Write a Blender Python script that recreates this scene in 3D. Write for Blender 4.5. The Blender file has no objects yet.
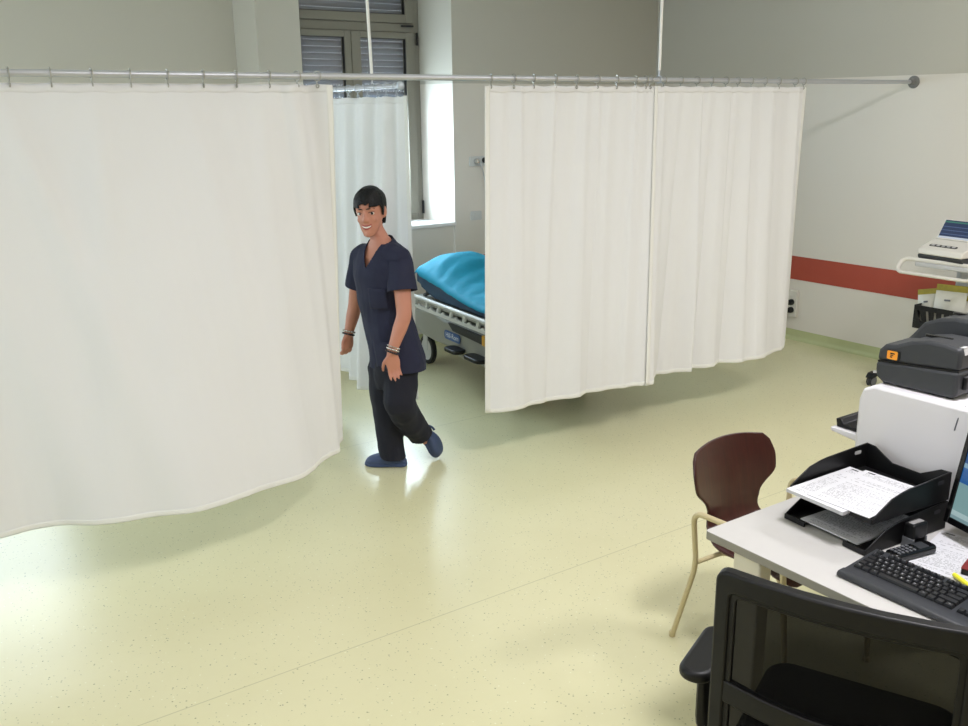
import bpy, bmesh, math, random
import numpy as np
from mathutils import Vector, Matrix, noise
random.seed(7)
PI = math.pi
S = bpy.context.scene
COL = S.collection

# ------------------------------------------------------------------ camera numbers
CF, CP, CR_, CY = 926.03, 0.268444, -0.0111745, 0.6030592
CAMZ = 2.0
def cam_axes():
    F = Vector((math.sin(CY)*math.cos(CP), math.cos(CY)*math.cos(CP), -math.sin(CP)))
    R0 = Vector((math.cos(CY), -math.sin(CY), 0)); U0 = R0.cross(F)
    R = R0*math.cos(CR_)+U0*math.sin(CR_); U = -R0*math.sin(CR_)+U0*math.cos(CR_)
    return R, U, F
AR, AU, AF = cam_axes()
def ray(px, py): return AF + AR*((px-484)/CF) - AU*((py-363)/CF)
C0 = Vector((0, 0, CAMZ))
def onz(px, py, z): d = ray(px, py); return C0 + d*((z-CAMZ)/d.z)
def onY(px, py, y): d = ray(px, py); return C0 + d*(y/d.y)
def onX(px, py, x): d = ray(px, py); return C0 + d*(x/d.x)

# ------------------------------------------------------------------ object helpers
def tag(o, label=None, cat=None, group=None, kind=None):
    if label: o['label'] = label
    if cat: o['category'] = cat
    if group: o['group'] = group
    if kind: o['kind'] = kind
    return o
def empty(name, loc=(0, 0, 0), rz=0.0, label=None, cat=None, group=None, kind=None):
    o = bpy.data.objects.new(name, None); COL.objects.link(o)
    o.empty_display_size = 0.1
    o.location = loc; o.rotation_euler = (0, 0, rz)
    return tag(o, label, cat, group, kind)
def obj(name, bm, mats, parent=None, smooth=True, bevel=0.0, seg=2, subsurf=0, solid=0.0, angle=35):
    me = bpy.data.meshes.new(name)
    if isinstance(bm, bpy.types.Mesh): me = bm
    else:
        bmesh.ops.recalc_face_normals(bm, faces=bm.faces) if not getattr(bm, 'keepn', False) else None
        bm.to_mesh(me); bm.free()
    if not isinstance(mats, (list, tuple)): mats = [mats]
    for m in mats: me.materials.append(m)
    o = bpy.data.objects.new(name, me); COL.objects.link(o)
    if parent: o.parent = parent
    if smooth:
        for p in me.polygons: p.use_smooth = True
        try: me.set_sharp_from_angle(angle=math.radians(angle))
        except Exception: pass
    if solid:
        m = o.modifiers.new('solid', 'SOLIDIFY'); m.thickness = solid; m.offset = 0
    if bevel:
        m = o.modifiers.new('bevel', 'BEVEL'); m.width = bevel; m.segments = seg; m.limit_method = 'ANGLE'; m.angle_limit = math.radians(40)
        m.harden_normals = False
    if subsurf:
        m = o.modifiers.new('sub', 'SUBSURF'); m.levels = subsurf; m.render_levels = subsurf
    return o
def struct(name, bm, mats, parent=None, **k):
    o = obj(name, bm, mats, parent, **k)
    if not parent: o['kind'] = 'structure'
    return o

def BM(): return bmesh.new()
def box(bm, x0, x1, y0, y1, z0, z1, M=None, mi=0):
    vs = [bm.verts.new(Vector((x, y, z)) if M is None else M @ Vector((x, y, z))) for x in (x0, x1) for y in (y0, y1) for z in (z0, z1)]
    for f in ((0,1,3,2),(4,6,7,5),(0,4,5,1),(2,3,7,6),(0,2,6,4),(1,5,7,3)):
        fa = bm.faces.new([vs[i] for i in f]); fa.material_index = mi
    return vs
def frames(pts, closed=False):
    n = len(pts); T = []
    for i in range(n):
        if closed: t = pts[(i+1) % n]-pts[i-1]
        else: t = pts[min(i+1, n-1)]-pts[max(i-1, 0)]
        T.append(t.normalized())
    up = Vector((0, 0, 1)) if abs(T[0].z) < 0.9 else Vector((1, 0, 0))
    N = [(up-T[0]*up.dot(T[0])).normalized()]
    for i in range(1, n):
        v = N[-1]-T[i]*N[-1].dot(T[i])
        N.append(v.normalized())
    return [(T[i], N[i], T[i].cross(N[i])) for i in range(n)]
def tube(bm, pts, r, n=10, closed=False, cap=True, sq=1.0, mi=0):
    pts = [Vector(p) for p in pts]; fr = frames(pts, closed)
    if not isinstance(r, (list, tuple)): r = [r]*len(pts)
    rings = []
    for p, (t, a, b), rr in zip(pts, fr, r):
        rings.append([bm.verts.new(p+a*(math.cos(2*PI*k/n)*rr)+b*(math.sin(2*PI*k/n)*rr*sq)) for k in range(n)])
    m = len(rings)
    for i in range(m if closed else m-1):
        A = rings[i]; B = rings[(i+1) % m]
        for k in range(n):
            f = bm.faces.new((A[k], A[(k+1) % n], B[(k+1) % n], B[k])); f.material_index = mi
    if cap and not closed:
        bm.faces.new(rings[0][::-1]).material_index = mi; bm.faces.new(rings[-1]).material_index = mi
    return rings
def fillet(pts, r, n=5):
    """polyline with rounded corners"""
    pts = [Vector(p) for p in pts]; out = [pts[0]]
    for i in range(1, len(pts)-1):
        p = pts[i]; a = (pts[i-1]-p); b = (pts[i+1]-p)
        d = min(r, a.length*.45, b.length*.45); A = p+a.normalized()*d; B = p+b.normalized()*d
        for k in range(n+1):
            t = k/n; out.append(A*(1-t)**2+p*2*t*(1-t)+B*t*t)
    out.append(pts[-1]); return out
def loft(bm, rings, cap=True, mi=0):
    R = [[bm.verts.new(Vector(p)) for p in r] for r in rings]; n = len(R[0])
    for i in range(len(R)-1):
        for k in range(n):
            f = bm.faces.new((R[i][k], R[i][(k+1) % n], R[i+1][(k+1) % n], R[i+1][k])); f.material_index = mi
    if cap:
        bm.faces.new(R[0][::-1]).material_index = mi; bm.faces.new(R[-1]).material_index = mi
def lathe(bm, prof, M=None, n=24, mi=0):
    M = M or Matrix()
    loft(bm, [[M @ Vector((r*math.cos(2*PI*k/n), r*math.sin(2*PI*k/n), z)) for k in range(n)] for r, z in prof], mi=mi)
def sphere(bm, c, r, sx=1, sy=1, sz=1, n=14, M=None):
    c = Vector(c); M = M or Matrix()
    rings = []
    for i in range(1, n):
        th = PI*i/n
        rings.append([c+M @ Vector((r*sx*math.sin(th)*math.cos(2*PI*k/(2*n)), r*sy*math.sin(th)*math.sin(2*PI*k/(2*n)), -r*sz*math.cos(th))) for k in range(2*n)])
    loft(bm, rings)
def prism(bm, outline, t0, t1, M=None, mi=0):
    """outline of (a,b) extruded along third axis; M maps (a,b,t)"""
    M = M or Matrix()
    A = [bm.verts.new(M @ Vector((a, b, t0))) for a, b in outline]; B = [bm.verts.new(M @ Vector((a, b, t1))) for a, b in outline]
    n = len(outline)
    bm.faces.new(A[::-1]).material_index = mi; bm.faces.new(B).material_index = mi
    for k in range(n):
        bm.faces.new((A[k], A[(k+1) % n], B[(k+1) % n], B[k])).material_index = mi
def rrect(w, h, r, n=5, cx=0, cy=0):
    o = []
    for sx, sy, a0 in ((1, 1, 0), (-1, 1, 90), (-1, -1, 180), (1, -1, 270)):
        for k in range(n+1):
            a = math.radians(a0+90*k/n); o.append((cx+sx*(w/2-r)+r*math.cos(a), cy+sy*(h/2-r)+r*math.sin(a)))
    return o
def basis(o, x, y, z):
    M = Matrix.Identity(4)
    for i, v in enumerate((x, y, z)):
        for j in range(3): M[j][i] = v[j]
    for j in range(3): M[j][3] = o[j]
    return M
def interp(xs, ys, x):
    return float(np.interp(x, xs, ys))
def bake(o, voxel=None, smooth=0, factor=0.5):
    """evaluate a voxel remesh + smoothing and return the resulting mesh"""
    if voxel:
        m = o.modifiers.new('r', 'REMESH'); m.mode = 'VOXEL'; m.voxel_size = voxel; m.use_smooth_shade = True
    if smooth:
        m = o.modifiers.new('s', 'SMOOTH'); m.iterations = smooth; m.factor = factor
    dg = bpy.context.evaluated_depsgraph_get()
    me = bpy.data.meshes.new_from_object(o.evaluated_get(dg))
    o.modifiers.clear()
    return me
def text_mesh(body, size, M, bm, mi=0, extrude=0.0006):
    cu = bpy.data.curves.new('t', 'FONT'); cu.body = body; cu.size = size; cu.extrude = extrude; cu.align_x = 'CENTER'; cu.align_y = 'CENTER'
    o = bpy.data.objects.new('t', cu); COL.objects.link(o)
    dg = bpy.context.evaluated_depsgraph_get(); me = bpy.data.meshes.new_from_object(o.evaluated_get(dg))
    n0 = len(bm.verts); f0 = len(bm.faces)
    bm.from_mesh(me)
    bm.verts.ensure_lookup_table(); bm.faces.ensure_lookup_table()
    for v in bm.verts[n0:]: v.co = M @ v.co
    for f in bm.faces[f0:]: f.material_index = mi
    bpy.data.objects.remove(o); bpy.data.curves.remove(cu); bpy.data.meshes.remove(me)

# ------------------------------------------------------------------ materials
def srgb(r, g, b):
    f = lambda c: (c/255/12.92) if c/255 <= .04045 else ((c/255+.055)/1.055)**2.4
    return (f(r), f(g), f(b), 1)
def node(nt, t, **k):
    n = nt.nodes.new(t)
    for a, v in k.items(): setattr(n, a, v)
    return n
def mat(name, col, rough=.5, metal=0.0, var=0.0, vscale=8.0, bump=0.0, bscale=60.0, spec=0.5, sheen=0.0, trans=0.0, emit=None, estr=0.0, coat=0.0):
    m = bpy.data.materials.new(name); m.use_nodes = True; nt = m.node_tree
    b = nt.nodes['Principled BSDF']
    c = srgb(*col)
    b.inputs['Base Color'].default_value = c; b.inputs['Roughness'].default_value = rough; b.inputs['Metallic'].default_value = metal
    b.inputs['Specular IOR Level'].default_value = spec
    if sheen: b.inputs['Sheen Weight'].default_value = sheen
    if coat: b.inputs['Coat Weight'].default_value = coat
    tc = node(nt, 'ShaderNodeTexCoord')
    if var:
        nz = node(nt, 'ShaderNodeTexNoise'); nz.inputs['Scale'].default_value = vscale; nz.inputs['Detail'].default_value = 4
        nt.links.new(tc.outputs['Object'], nz.inputs['Vector'])
        mx = node(nt, 'ShaderNodeMix', data_type='RGBA')
        mx.inputs[6].default_value = tuple(x*(1-var) for x in c[:3])+(1,); mx.inputs[7].default_value = tuple(min(1, x*(1+var)) for x in c[:3])+(1,)
        nt.links.new(nz.outputs['Fac'], mx.inputs[0]); nt.links.new(mx.outputs[2], b.inputs['Base Color'])
    if bump:
        nz2 = node(nt, 'ShaderNodeTexNoise'); nz2.inputs['Scale'].default_value = bscale; nz2.inputs['Detail'].default_value = 3
        nt.links.new(tc.outputs['Object'], nz2.inputs['Vector'])
        bp = node(nt, 'ShaderNodeBump'); bp.inputs['Strength'].default_value = bump; bp.inputs['Distance'].default_value = 0.01
        nt.links.new(nz2.outputs['Fac'], bp.inputs['Height']); nt.links.new(bp.outputs['Normal'], b.inputs['Normal'])
    if emit:
        b.inputs['Emission Color'].default_value = srgb(*emit); b.inputs['Emission Strength'].default_value = estr
    if trans:
        tr = node(nt, 'ShaderNodeBsdfTranslucent'); tr.inputs['Color'].default_value = c
        ms = node(nt, 'ShaderNodeMixShader'); ms.inputs[0].default_value = trans
        nt.links.new(b.outputs[0], ms.inputs[1]); nt.links.new(tr.outputs[0], ms.inputs[2])
        nt.links.new(ms.outputs[0], nt.nodes['Material Output'].inputs['Surface'])
    return m

def floor_mat():
    m = bpy.data.materials.new('vinyl_floor'); m.use_nodes = True; nt = m.node_tree; L = nt.links.new
    b = nt.nodes['Principled BSDF']; b.inputs["Roughness"].default_value = .30; b.inputs["Specular IOR Level"].default_value = .62
    tc = node(nt, 'ShaderNodeTexCoord')
    base = node(nt, 'ShaderNodeTexNoise'); base.inputs['Scale'].default_value = 1.7; base.inputs['Detail'].default_value = 8; base.inputs['Roughness'].default_value = .7
    L(tc.outputs['Object'], base.inputs['Vector'])
    mx = node(nt, 'ShaderNodeMix', data_type='RGBA'); mx.inputs[6].default_value = srgb(207, 203, 160); mx.inputs[7].default_value = srgb(219, 215, 177)
    L(base.outputs['Fac'], mx.inputs[0])
    cur = mx.outputs[2]
    for sc, thr, col in ((30, .045, (150, 151, 112)), (34, .045, (226, 227, 198)), (60, .07, (168, 169, 130)), (16, .018, (104, 103, 80))):
        v = node(nt, 'ShaderNodeTexVoronoi'); v.inputs['Scale'].default_value = sc
        L(tc.outputs['Object'], v.inputs['Vector'])
        lt = node(nt, 'ShaderNodeMath', operation='LESS_THAN'); lt.inputs[1].default_value = thr*2.2
        L(v.outputs['Distance'], lt.inputs[0])
        sel = node(nt, 'ShaderNodeSeparateColor'); L(v.outputs['Color'], sel.inputs[0])
        g = node(nt, 'ShaderNodeMath', operation='GREATER_THAN'); g.inputs[1].default_value = .45; L(sel.outputs[0], g.inputs[0])
        mu = node(nt, 'ShaderNodeMath', operation='MULTIPLY'); L(lt.outputs[0], mu.inputs[0]); L(g.outputs[0], mu.inputs[1])
        m2 = node(nt, 'ShaderNodeMix', data_type='RGBA'); L(mu.outputs[0], m2.inputs[0]); L(cur, m2.inputs[6]); m2.inputs[7].default_value = srgb(*col)
        cur = m2.outputs[2]
    # welded seams of the vinyl sheets, every two metres
    sp = node(nt, 'ShaderNodeSeparateXYZ'); L(tc.outputs['Object'], sp.inputs[0])
    ad = node(nt, 'ShaderNodeMath', operation='ADD'); ad.inputs[1].default_value = -2.889+20.0; L(sp.outputs['Y'], ad.inputs[0])
    mo = node(nt, 'ShaderNodeMath', operation='MODULO'); mo.inputs[1].default_value = 2.0; L(ad.outputs[0], mo.inputs[0])
    l2 = node(nt, 'ShaderNodeMath', operation='LESS_THAN'); l2.inputs[1].default_value = .0045; L(mo.outputs[0], l2.inputs[0])
    m3 = node(nt, 'ShaderNodeMix', data_type='RGBA'); m3.inputs[7].default_value = srgb(184, 181, 142)
    L(l2.outputs[0], m3.inputs[0]); L(cur, m3.inputs[6])
    L(m3.outputs[2], b.inputs['Base Color'])
    return m

def wall_mat():
    m = bpy.data.materials.new('two_tone_wall_paint'); m.use_nodes = True; nt = m.node_tree; L = nt.links.new
    b = nt.nodes['Principled BSDF']
    tc = node(nt, 'ShaderNodeTexCoord'); sp = node(nt, 'ShaderNodeSeparateXYZ'); L(tc.outputs['Object'], sp.inputs[0])
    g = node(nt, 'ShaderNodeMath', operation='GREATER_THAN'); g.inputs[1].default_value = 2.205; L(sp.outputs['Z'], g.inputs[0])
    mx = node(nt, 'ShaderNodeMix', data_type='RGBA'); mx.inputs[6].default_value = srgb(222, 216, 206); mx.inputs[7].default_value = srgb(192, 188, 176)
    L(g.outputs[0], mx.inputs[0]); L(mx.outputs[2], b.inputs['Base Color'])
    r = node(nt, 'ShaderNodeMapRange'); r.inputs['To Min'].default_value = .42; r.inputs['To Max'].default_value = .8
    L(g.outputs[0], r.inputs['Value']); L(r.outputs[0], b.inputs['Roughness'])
    nz = node(nt, 'ShaderNodeTexNoise'); nz.inputs['Scale'].default_value = 120; L(tc.outputs['Object'], nz.inputs['Vector'])
    bp = node(nt, 'ShaderNodeBump'); bp.inputs['Strength'].default_value = .05; bp.inputs['Distance'].default_value = .004
    L(nz.outputs['Fac'], bp.inputs['Height']); L(bp.outputs['Normal'], b.inputs['Normal'])
    return m

def wood_mat():
    m = bpy.data.materials.new('dark_plywood'); m.use_nodes = True; nt = m.node_tree; L = nt.links.new
    b = nt.nodes['Principled BSDF']; b.inputs['Roughness'].default_value = .28; b.inputs['Specular IOR Level'].default_value = .5
    tc = node(nt, 'ShaderNodeTexCoord'); mp = node(nt, 'ShaderNodeMapping'); mp.inputs['Scale'].default_value = (30, 4, 2.2)
    L(tc.outputs['Object'], mp.inputs[0])
    nz = node(nt, 'ShaderNodeTexNoise'); nz.inputs['Scale'].default_value = 3; nz.inputs['Detail'].default_value = 7; nz.inputs['Distortion'].default_value = 1.2
    L(mp.outputs[0], nz.inputs['Vector'])
    mx = node(nt, 'ShaderNodeMix', data_type='RGBA'); mx.inputs[6].default_value = srgb(34, 12, 10); mx.inputs[7].default_value = srgb(74, 32, 26)
    L(nz.outputs['Fac'], mx.inputs[0]); L(mx.outputs[2], b.inputs['Base Color'])
    return m

def paper_mat():
    """white paper with rows of printed text and table rules (UV: 0-1 across the sheet)"""
    m = bpy.data.materials.new('printed_paper'); m.use_nodes = True; nt = m.node_tree; L = nt.links.new
    b = nt.nodes['Principled BSDF']; b.inputs['Roughness'].default_value = .75
    uv = node(nt, 'ShaderNodeUVMap'); sp = node(nt, 'ShaderNodeSeparateXYZ'); L(uv.outputs[0], sp.inputs[0])
    def M(op, a, bb=None):
        n = node(nt, 'ShaderNodeMath', operation=op)
        for i, v in enumerate((a, bb)):
            if v is None: continue
            if isinstance(v, (int, float)): n.inputs[i].default_value = v
            else: L(v, n.inputs[i])
        return n.outputs[0]
    fr = M('FRACT', M('MULTIPLY', sp.outputs['Y'], 34.0)); row = M('FLOOR', M('MULTIPLY', sp.outputs['Y'], 34.0))
    line = M('LESS_THAN', fr, .42)
    cmb = node(nt, 'ShaderNodeCombineXYZ'); L(M('MULTIPLY', sp.outputs['X'], 38.0), cmb.inputs[0]); L(M('MULTIPLY', row, 7.31), cmb.inputs[1])
    nz = node(nt, 'ShaderNodeTexNoise'); nz.inputs['Scale'].default_value = 1.0; L(cmb.outputs[0], nz.inputs['Vector'])
    word = M('GREATER_THAN', nz.outputs['Fac'], .5)
    wn = node(nt, 'ShaderNodeTexWhiteNoise', noise_dimensions='1D'); L(row, wn.inputs['W'])
    ink = M('MULTIPLY', M('MULTIPLY', line, word), M('GREATER_THAN', wn.outputs['Value'], .35))
    rule = M('LESS_THAN', M('FRACT', M('MULTIPLY', sp.outputs['Y'], 5.66)), .02)
    marg = M('MULTIPLY', M('MULTIPLY', M('GREATER_THAN', sp.outputs['X'], .08), M('LESS_THAN', sp.outputs['X'], .93)), M('MULTIPLY', M('GREATER_THAN', sp.outputs['Y'], .06), M('LESS_THAN', sp.outputs['Y'], .95)))
    allink = M('MULTIPLY', M('MAXIMUM', M('MULTIPLY', ink, .55), M('MULTIPLY', rule, .6)), marg)
    head = M('MULTIPLY', M('MULTIPLY', M('GREATER_THAN', sp.outputs['Y'], .945), M('LESS_THAN', sp.outputs['Y'], .97)), M('MULTIPLY', M('GREATER_THAN', sp.outputs['X'], .08), M('LESS_THAN', sp.outputs['X'], .2)))
    mx = node(nt, 'ShaderNodeMix', data_type='RGBA'); mx.inputs[6].default_value = srgb(208, 208, 210); mx.inputs[7].default_value = srgb(60, 60, 64)
    L(M('MAXIMUM', allink, head), mx.inputs[0]); L(mx.outputs[2], b.inputs['Base Color'])
    return m

M_ = {}
M_['floor'] = floor_mat(); M_['wall'] = wall_mat(); M_['wood'] = wood_mat(); M_['paper'] = paper_mat()
M_['ceil'] = mat('ceiling_paint', (226, 224, 216), .9)
M_['reveal'] = mat('white_reveal_paint', (226, 226, 224), .6)
M_['red'] = mat('red_wall_band', (168, 70, 50), .5, var=.04)
M_['base'] = mat('green_coved_skirting', (182, 188, 140), .4, var=.05, vscale=20)
M_['winframe'] = mat('grey_window_aluminium', (128, 124, 112), .45, metal=.0)
M_['shutter'] = mat('shutter_slats', (112, 120, 134), .5)
M_['gasket'] = mat('black_gasket', (14, 14, 15), .5)
M_['sill'] = mat('white_marble_sill', (232, 232, 230), .3)
M_['rod'] = mat('rail_aluminium', (188, 190, 195), .38, metal=.55)
M_['ring'] = mat('ring_steel', (170, 168, 160), .3, metal=.8)
M_['flange'] = mat('rail_flange_plastic', (120, 120, 118), .5)
M_['hang'] = mat('white_enamel_tube', (232, 230, 224), .4)
M_['clear'] = mat('clear_ring_plastic', (190, 198, 206), .2, metal=.3)
M_['cloth'] = mat('white_curtain_cloth', (235, 235, 234), .85, spec=.2, trans=.16, bump=.12, bscale=14)
M_['hem'] = mat('curtain_hem_cloth', (236, 236, 230), .9, spec=.2, trans=.10)
M_['glass'] = None
M_['black'] = mat('black_plastic', (10, 10, 11), .45, spec=.35, bump=.05, bscale=400)
M_['blackgloss'] = mat('glossy_black_plastic', (14, 14, 15), .22)
M_['dgrey'] = mat('dark_grey_plastic', (48, 50, 53), .5, bump=.04, bscale=300)
M_['mgrey'] = mat('mid_grey_plastic', (96, 98, 102), .5)
M_['lgrey'] = mat('light_grey_plastic', (188, 188, 186), .5)
M_['white'] = mat('white_plastic', (222, 220, 221), .42)
M_['plate'] = mat('outlet_plate', (204, 205, 203), .45)
M_['offwhite'] = mat('cream_white_plastic', (218, 214, 204), .45)
M_['desk'] = mat('grey_laminate', (190, 188, 183), .45, var=.02, vscale=40)
M_['deskedge'] = mat('grey_edge_band', (150, 146, 136), .5)
M_['deskleg'] = mat('cream_painted_steel', (222, 216, 196), .45)
M_['tubegold'] = mat('beige_enamelled_tube', (202, 188, 148), .35, metal=.15)
M_['teal'] = mat('turquoise_sheet', (8, 150, 184), .8, var=.08, vscale=14, bump=.25, bscale=22)
M_['navyvinyl'] = mat('navy_vinyl', (16, 56, 84), .45)
M_['bedgrey'] = mat('stretcher_grey_plastic', (156, 156, 148), .5)
M_['bedwhite'] = mat('stretcher_white_metal', (200, 200, 194), .4)
M_['logoblue'] = mat('blue_badge', (58, 92, 150), .4)
M_['logowhite'] = mat('badge_white', (230, 235, 240), .5)
M_['yellow'] = mat('yellow_tag', (226, 172, 62), .5)
M_['tyre'] = mat('black_tyre', (24, 25, 26), .6)
M_['skin'] = mat('skin', (188, 130, 108), .5, var=.06, vscale=18, spec=.35)
M_['hair'] = mat('black_hair', (9, 9, 11), .5, spec=.25, bump=.5, bscale=90)
M_['lip'] = mat('lip', (158, 62, 62), .45)
M_['tooth'] = mat('teeth', (232, 226, 216), .3)
M_['eyewhite'] = mat('eye_white', (210, 204, 198), .3)
M_['iris'] = mat('dark_brown_iris', (34, 22, 18), .2)
M_['brow'] = mat('eyebrow', (38, 26, 24), .7)
M_['scrub'] = mat('navy_scrub_cloth', (27, 30, 54), .85, sheen=.0, bump=.5, bscale=13, var=.1, vscale=9)
M_['trouser'] = mat('dark_navy_trouser_cloth', (16, 18, 33), .85, sheen=.0, bump=.5, bscale=11, var=.1, vscale=9)
M_['clog'] = mat('blue_foam_clog', (58, 74, 108), .55)
M_['bead'] = mat('silver_beads', (200, 196, 190), .25, metal=.8)
M_['beadd'] = mat('dark_beads', (40, 30, 34), .4)
M_['orange'] = mat('orange_badge', (244, 158, 40), .4)
M_['keyc'] = mat('key_plastic', (30, 30, 32), .38)
M_['legend'] = mat('key_legend', (205, 205, 208), .5)
M_['mesh'] = None
M_['packet'] = mat('clear_white_packet', (192, 190, 176), .35, var=.06, vscale=30)
M_['olive'] = mat('olive_packet_header', (150, 138, 36), .5, var=.25, vscale=60)
M_['redbook'] = mat('dark_red_cover', (122, 34, 34), .4)
M_['yel'] = mat('fluorescent_yellow', (244, 238, 60), .4)
M_['chrome'] = mat('chrome', (200, 200, 200), .15, metal=1)
def glass_mat():
    m = bpy.data.materials.new('window_glass'); m.use_nodes = True; nt = m.node_tree
    tr = node(nt, 'ShaderNodeBsdfTransparent'); gl = node(nt, 'ShaderNodeBsdfGlossy'); gl.inputs['Roughness'].default_value = .03
    ms = node(nt, 'ShaderNodeMixShader'); ms.inputs[0].default_value = .07
    nt.links.new(tr.outputs[0], ms.inputs[1]); nt.links.new(gl.outputs[0], ms.inputs[2]); nt.links.new(ms.outputs[0], nt.nodes['Material Output'].inputs['Surface'])
    return m
def mesh_mat():
    """woven chair mesh: tiny procedural holes"""
    m = bpy.data.materials.new('woven_chair_mesh'); m.use_nodes = True; nt = m.node_tree; L = nt.links.new
    b = nt.nodes['Principled BSDF']; b.inputs['Base Color'].default_value = srgb(9, 9, 9); b.inputs['Roughness'].default_value = .9; b.inputs['Specular IOR Level'].default_value = .1
    tr = node(nt, 'ShaderNodeBsdfTransparent'); ms = node(nt, 'ShaderNodeMixShader'); ms.inputs[0].default_value = .94
    L(tr.outputs[0], ms.inputs[1]); L(b.outputs[0], ms.inputs[2]); L(ms.outputs[0], nt.nodes['Material Output'].inputs['Surface'])
    return m
M_['glass'] = glass_mat(); M_['mesh'] = mesh_mat()
def screen_mat(name, stops, strength, axis='Y', noise_cols=None):
    """a lit display: flat horizontal bands of its picture by UV"""
    m = bpy.data.materials.new(name); m.use_nodes = True; nt = m.node_tree; L = nt.links.new
    b = nt.nodes['Principled BSDF']; b.inputs['Base Color'].default_value = (.01, .01, .01, 1); b.inputs['Roughness'].default_value = .25
    uv = node(nt, 'ShaderNodeUVMap'); sp = node(nt, 'ShaderNodeSeparateXYZ'); L(uv.outputs[0], sp.inputs[0])
    cr = node(nt, 'ShaderNodeValToRGB'); cr.color_ramp.interpolation = 'CONSTANT'
    e = cr.color_ramp.elements
    while len(e) < len(stops): e.new(.5)
    for el, (p, c) in zip(e, stops): el.position = p; el.color = srgb(*c)
    L(sp.outputs[axis], cr.inputs[0]); L(cr.outputs[0], b.inputs['Emission Color']); b.inputs['Emission Strength'].default_value = strength
    return m
def uvquad(bm, pts, mi=0):
    vs = [bm.verts.new(Vector(p)) for p in pts]; f = bm.faces.new(vs); f.material_index = mi
    uv = bm.loops.layers.uv.verify()
    for l, c in zip(f.loops, ((0, 0), (1, 0), (1, 1), (0, 1))): l[uv].uv = c
    return f

# ================================================================== THE ROOM
XR, YB, YREC, CEIL, XL, YF = 6.7676, 6.82, 7.27, 3.5, -2.3, -3.0
bm = BM(); box(bm, XL, XR+.3, YF, 7.4, -.1, 0); struct('floor', bm, M_['floor'], smooth=False)
bm = BM(); box(bm, XL-.3, XR+.3, YF-.2, 7.8, CEIL, CEIL+.1); struct('ceiling', bm, M_['ceil'], smooth=False)
WX0, WX1, WY, WZ0, WZ1 = 3.148, 4.317, 7.2066, 1.047, 3.3
PL0, PL1, PR = 2.716, 3.058, 4.407
bm = BM()
BX0, BX1, BZ0, BZ1 = -.40, 1.13, .85, 2.12
box(bm, XL-.3, BX0, YREC, YREC+.2, 0, CEIL); box(bm, BX1, PL0, YREC, YREC+.2, 0, CEIL); box(bm, BX0, BX1, YREC, YREC+.2, 0, BZ0); box(bm, BX0, BX1, YREC, YREC+.2, BZ1, CEIL)
prism(bm, [(PL0, YREC+.2), (PL0, YB), (PL1, YB), (WX0, WY), (WX0, YREC+.2)], 0, CEIL)
prism(bm, [(PR, YB), (XR+.3, YB), (XR+.3, YREC+.2), (WX1, YREC+.2), (WX1, WY)], 0, CEIL)
box(bm, PL1-.02, PR+.02, YB+.02, YREC+.2, 0, WZ0-.03)
box(bm, PL1-.02, PR+.02, YB+.03, YREC+.2, WZ1, CEIL)
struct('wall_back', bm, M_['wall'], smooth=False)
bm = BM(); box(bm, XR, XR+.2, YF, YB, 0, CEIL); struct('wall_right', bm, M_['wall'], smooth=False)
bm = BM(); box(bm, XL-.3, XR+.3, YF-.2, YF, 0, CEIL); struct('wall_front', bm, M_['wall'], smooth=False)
LW = ((2.0, 3.75, .9, 2.6), (4.8, 6.65, .9, 2.7))
bm = BM(); yy = YF
for l in LW:
    box(bm, XL-.3, XL, yy, l[0], 0, CEIL); box(bm, XL-.3, XL, l[0], l[1], 0, l[2]); box(bm, XL-.3, XL, l[0], l[1], l[3], CEIL); yy = l[1]
box(bm, XL-.3, XL, yy, YREC, 0, CEIL)
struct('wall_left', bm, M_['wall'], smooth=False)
# red protective band and skirting
bm = BM(); box(bm, XR-.004, XR, YF, YB, .5317, .7339); struct('trim_1', bm, M_['red'], smooth=False)
bm = BM(); box(bm, PR, XR-.004, YB-.004, YB, .5317, .7339); struct('trim_2', bm, M_['red'], smooth=False)
def cove(bm, pts):
    prof = [(0, .0), (.035, .0), (.018, .006), (.008, .018), (.004, .035), (.004, .091), (0, .091)]
    for (p, q, nrm) in pts:
        p, q, nrm = Vector(p), Vector(q), Vector(nrm)
        loft(bm, [[b_+nrm*a+Vector((0, 0, z)) for a, z in prof] for b_ in (p, q)])
bm = BM(); cove(bm, [((XR, YF, 0), (XR, YB, 0), (-1, 0, 0))]); struct('baseboard_right', bm, M_['base'])
bm = BM(); cove(bm, [((PR, YB, 0), (XR, YB, 0), (0, -1, 0)), ((PL0, YB, 0), (PL1, YB, 0), (0, -1, 0)), ((XL, YREC, 0), (PL0, YREC, 0), (0, -1, 0)), ((PL0, YB, 0), (PL0, YREC, 0), (-1, 0, 0)), ((PL1, YB+.02, 0), (PR, YB+.02, 0), (0, -1, 0))])
struct('baseboard_back', bm, M_['base'])

# window in the back wall
def framebox(bm, x0, x1, z0, z1, w, y0, y1):
    wl, wr, wb, wt = w if isinstance(w, tuple) else (w, w, w, w)
    box(bm, x0, x0+wl, y0, y1, z0, z1); box(bm, x1-wr, x1, y0, y1, z0, z1)
    box(bm, x0+wl, x1-wr, y0, y1, z0, z0+wb); box(bm, x0+wl, x1-wr, y0, y1, z1-wt, z1)
win = empty('window_1', (0, 0, 0), kind='structure')
bm = BM(); y0, y1 = WY-.01, WY+.05
box(bm, WX0, WX0+.020, y0, y1, WZ0, WZ1); box(bm, WX1-.055, WX1, y0, y1, WZ0, WZ1)
box(bm, WX0+.020, WX1-.055, y0, y1, WZ0, WZ0+.05); box(bm, WX0+.020, WX1-.055, y0, y1, 2.625, 2.695); box(bm, WX0+.020, WX1-.055, y0, y1, WZ1-.055, WZ1)
obj('window_frame', bm, M_['winframe'], win, bevel=.004)
XM = 3.662
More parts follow.
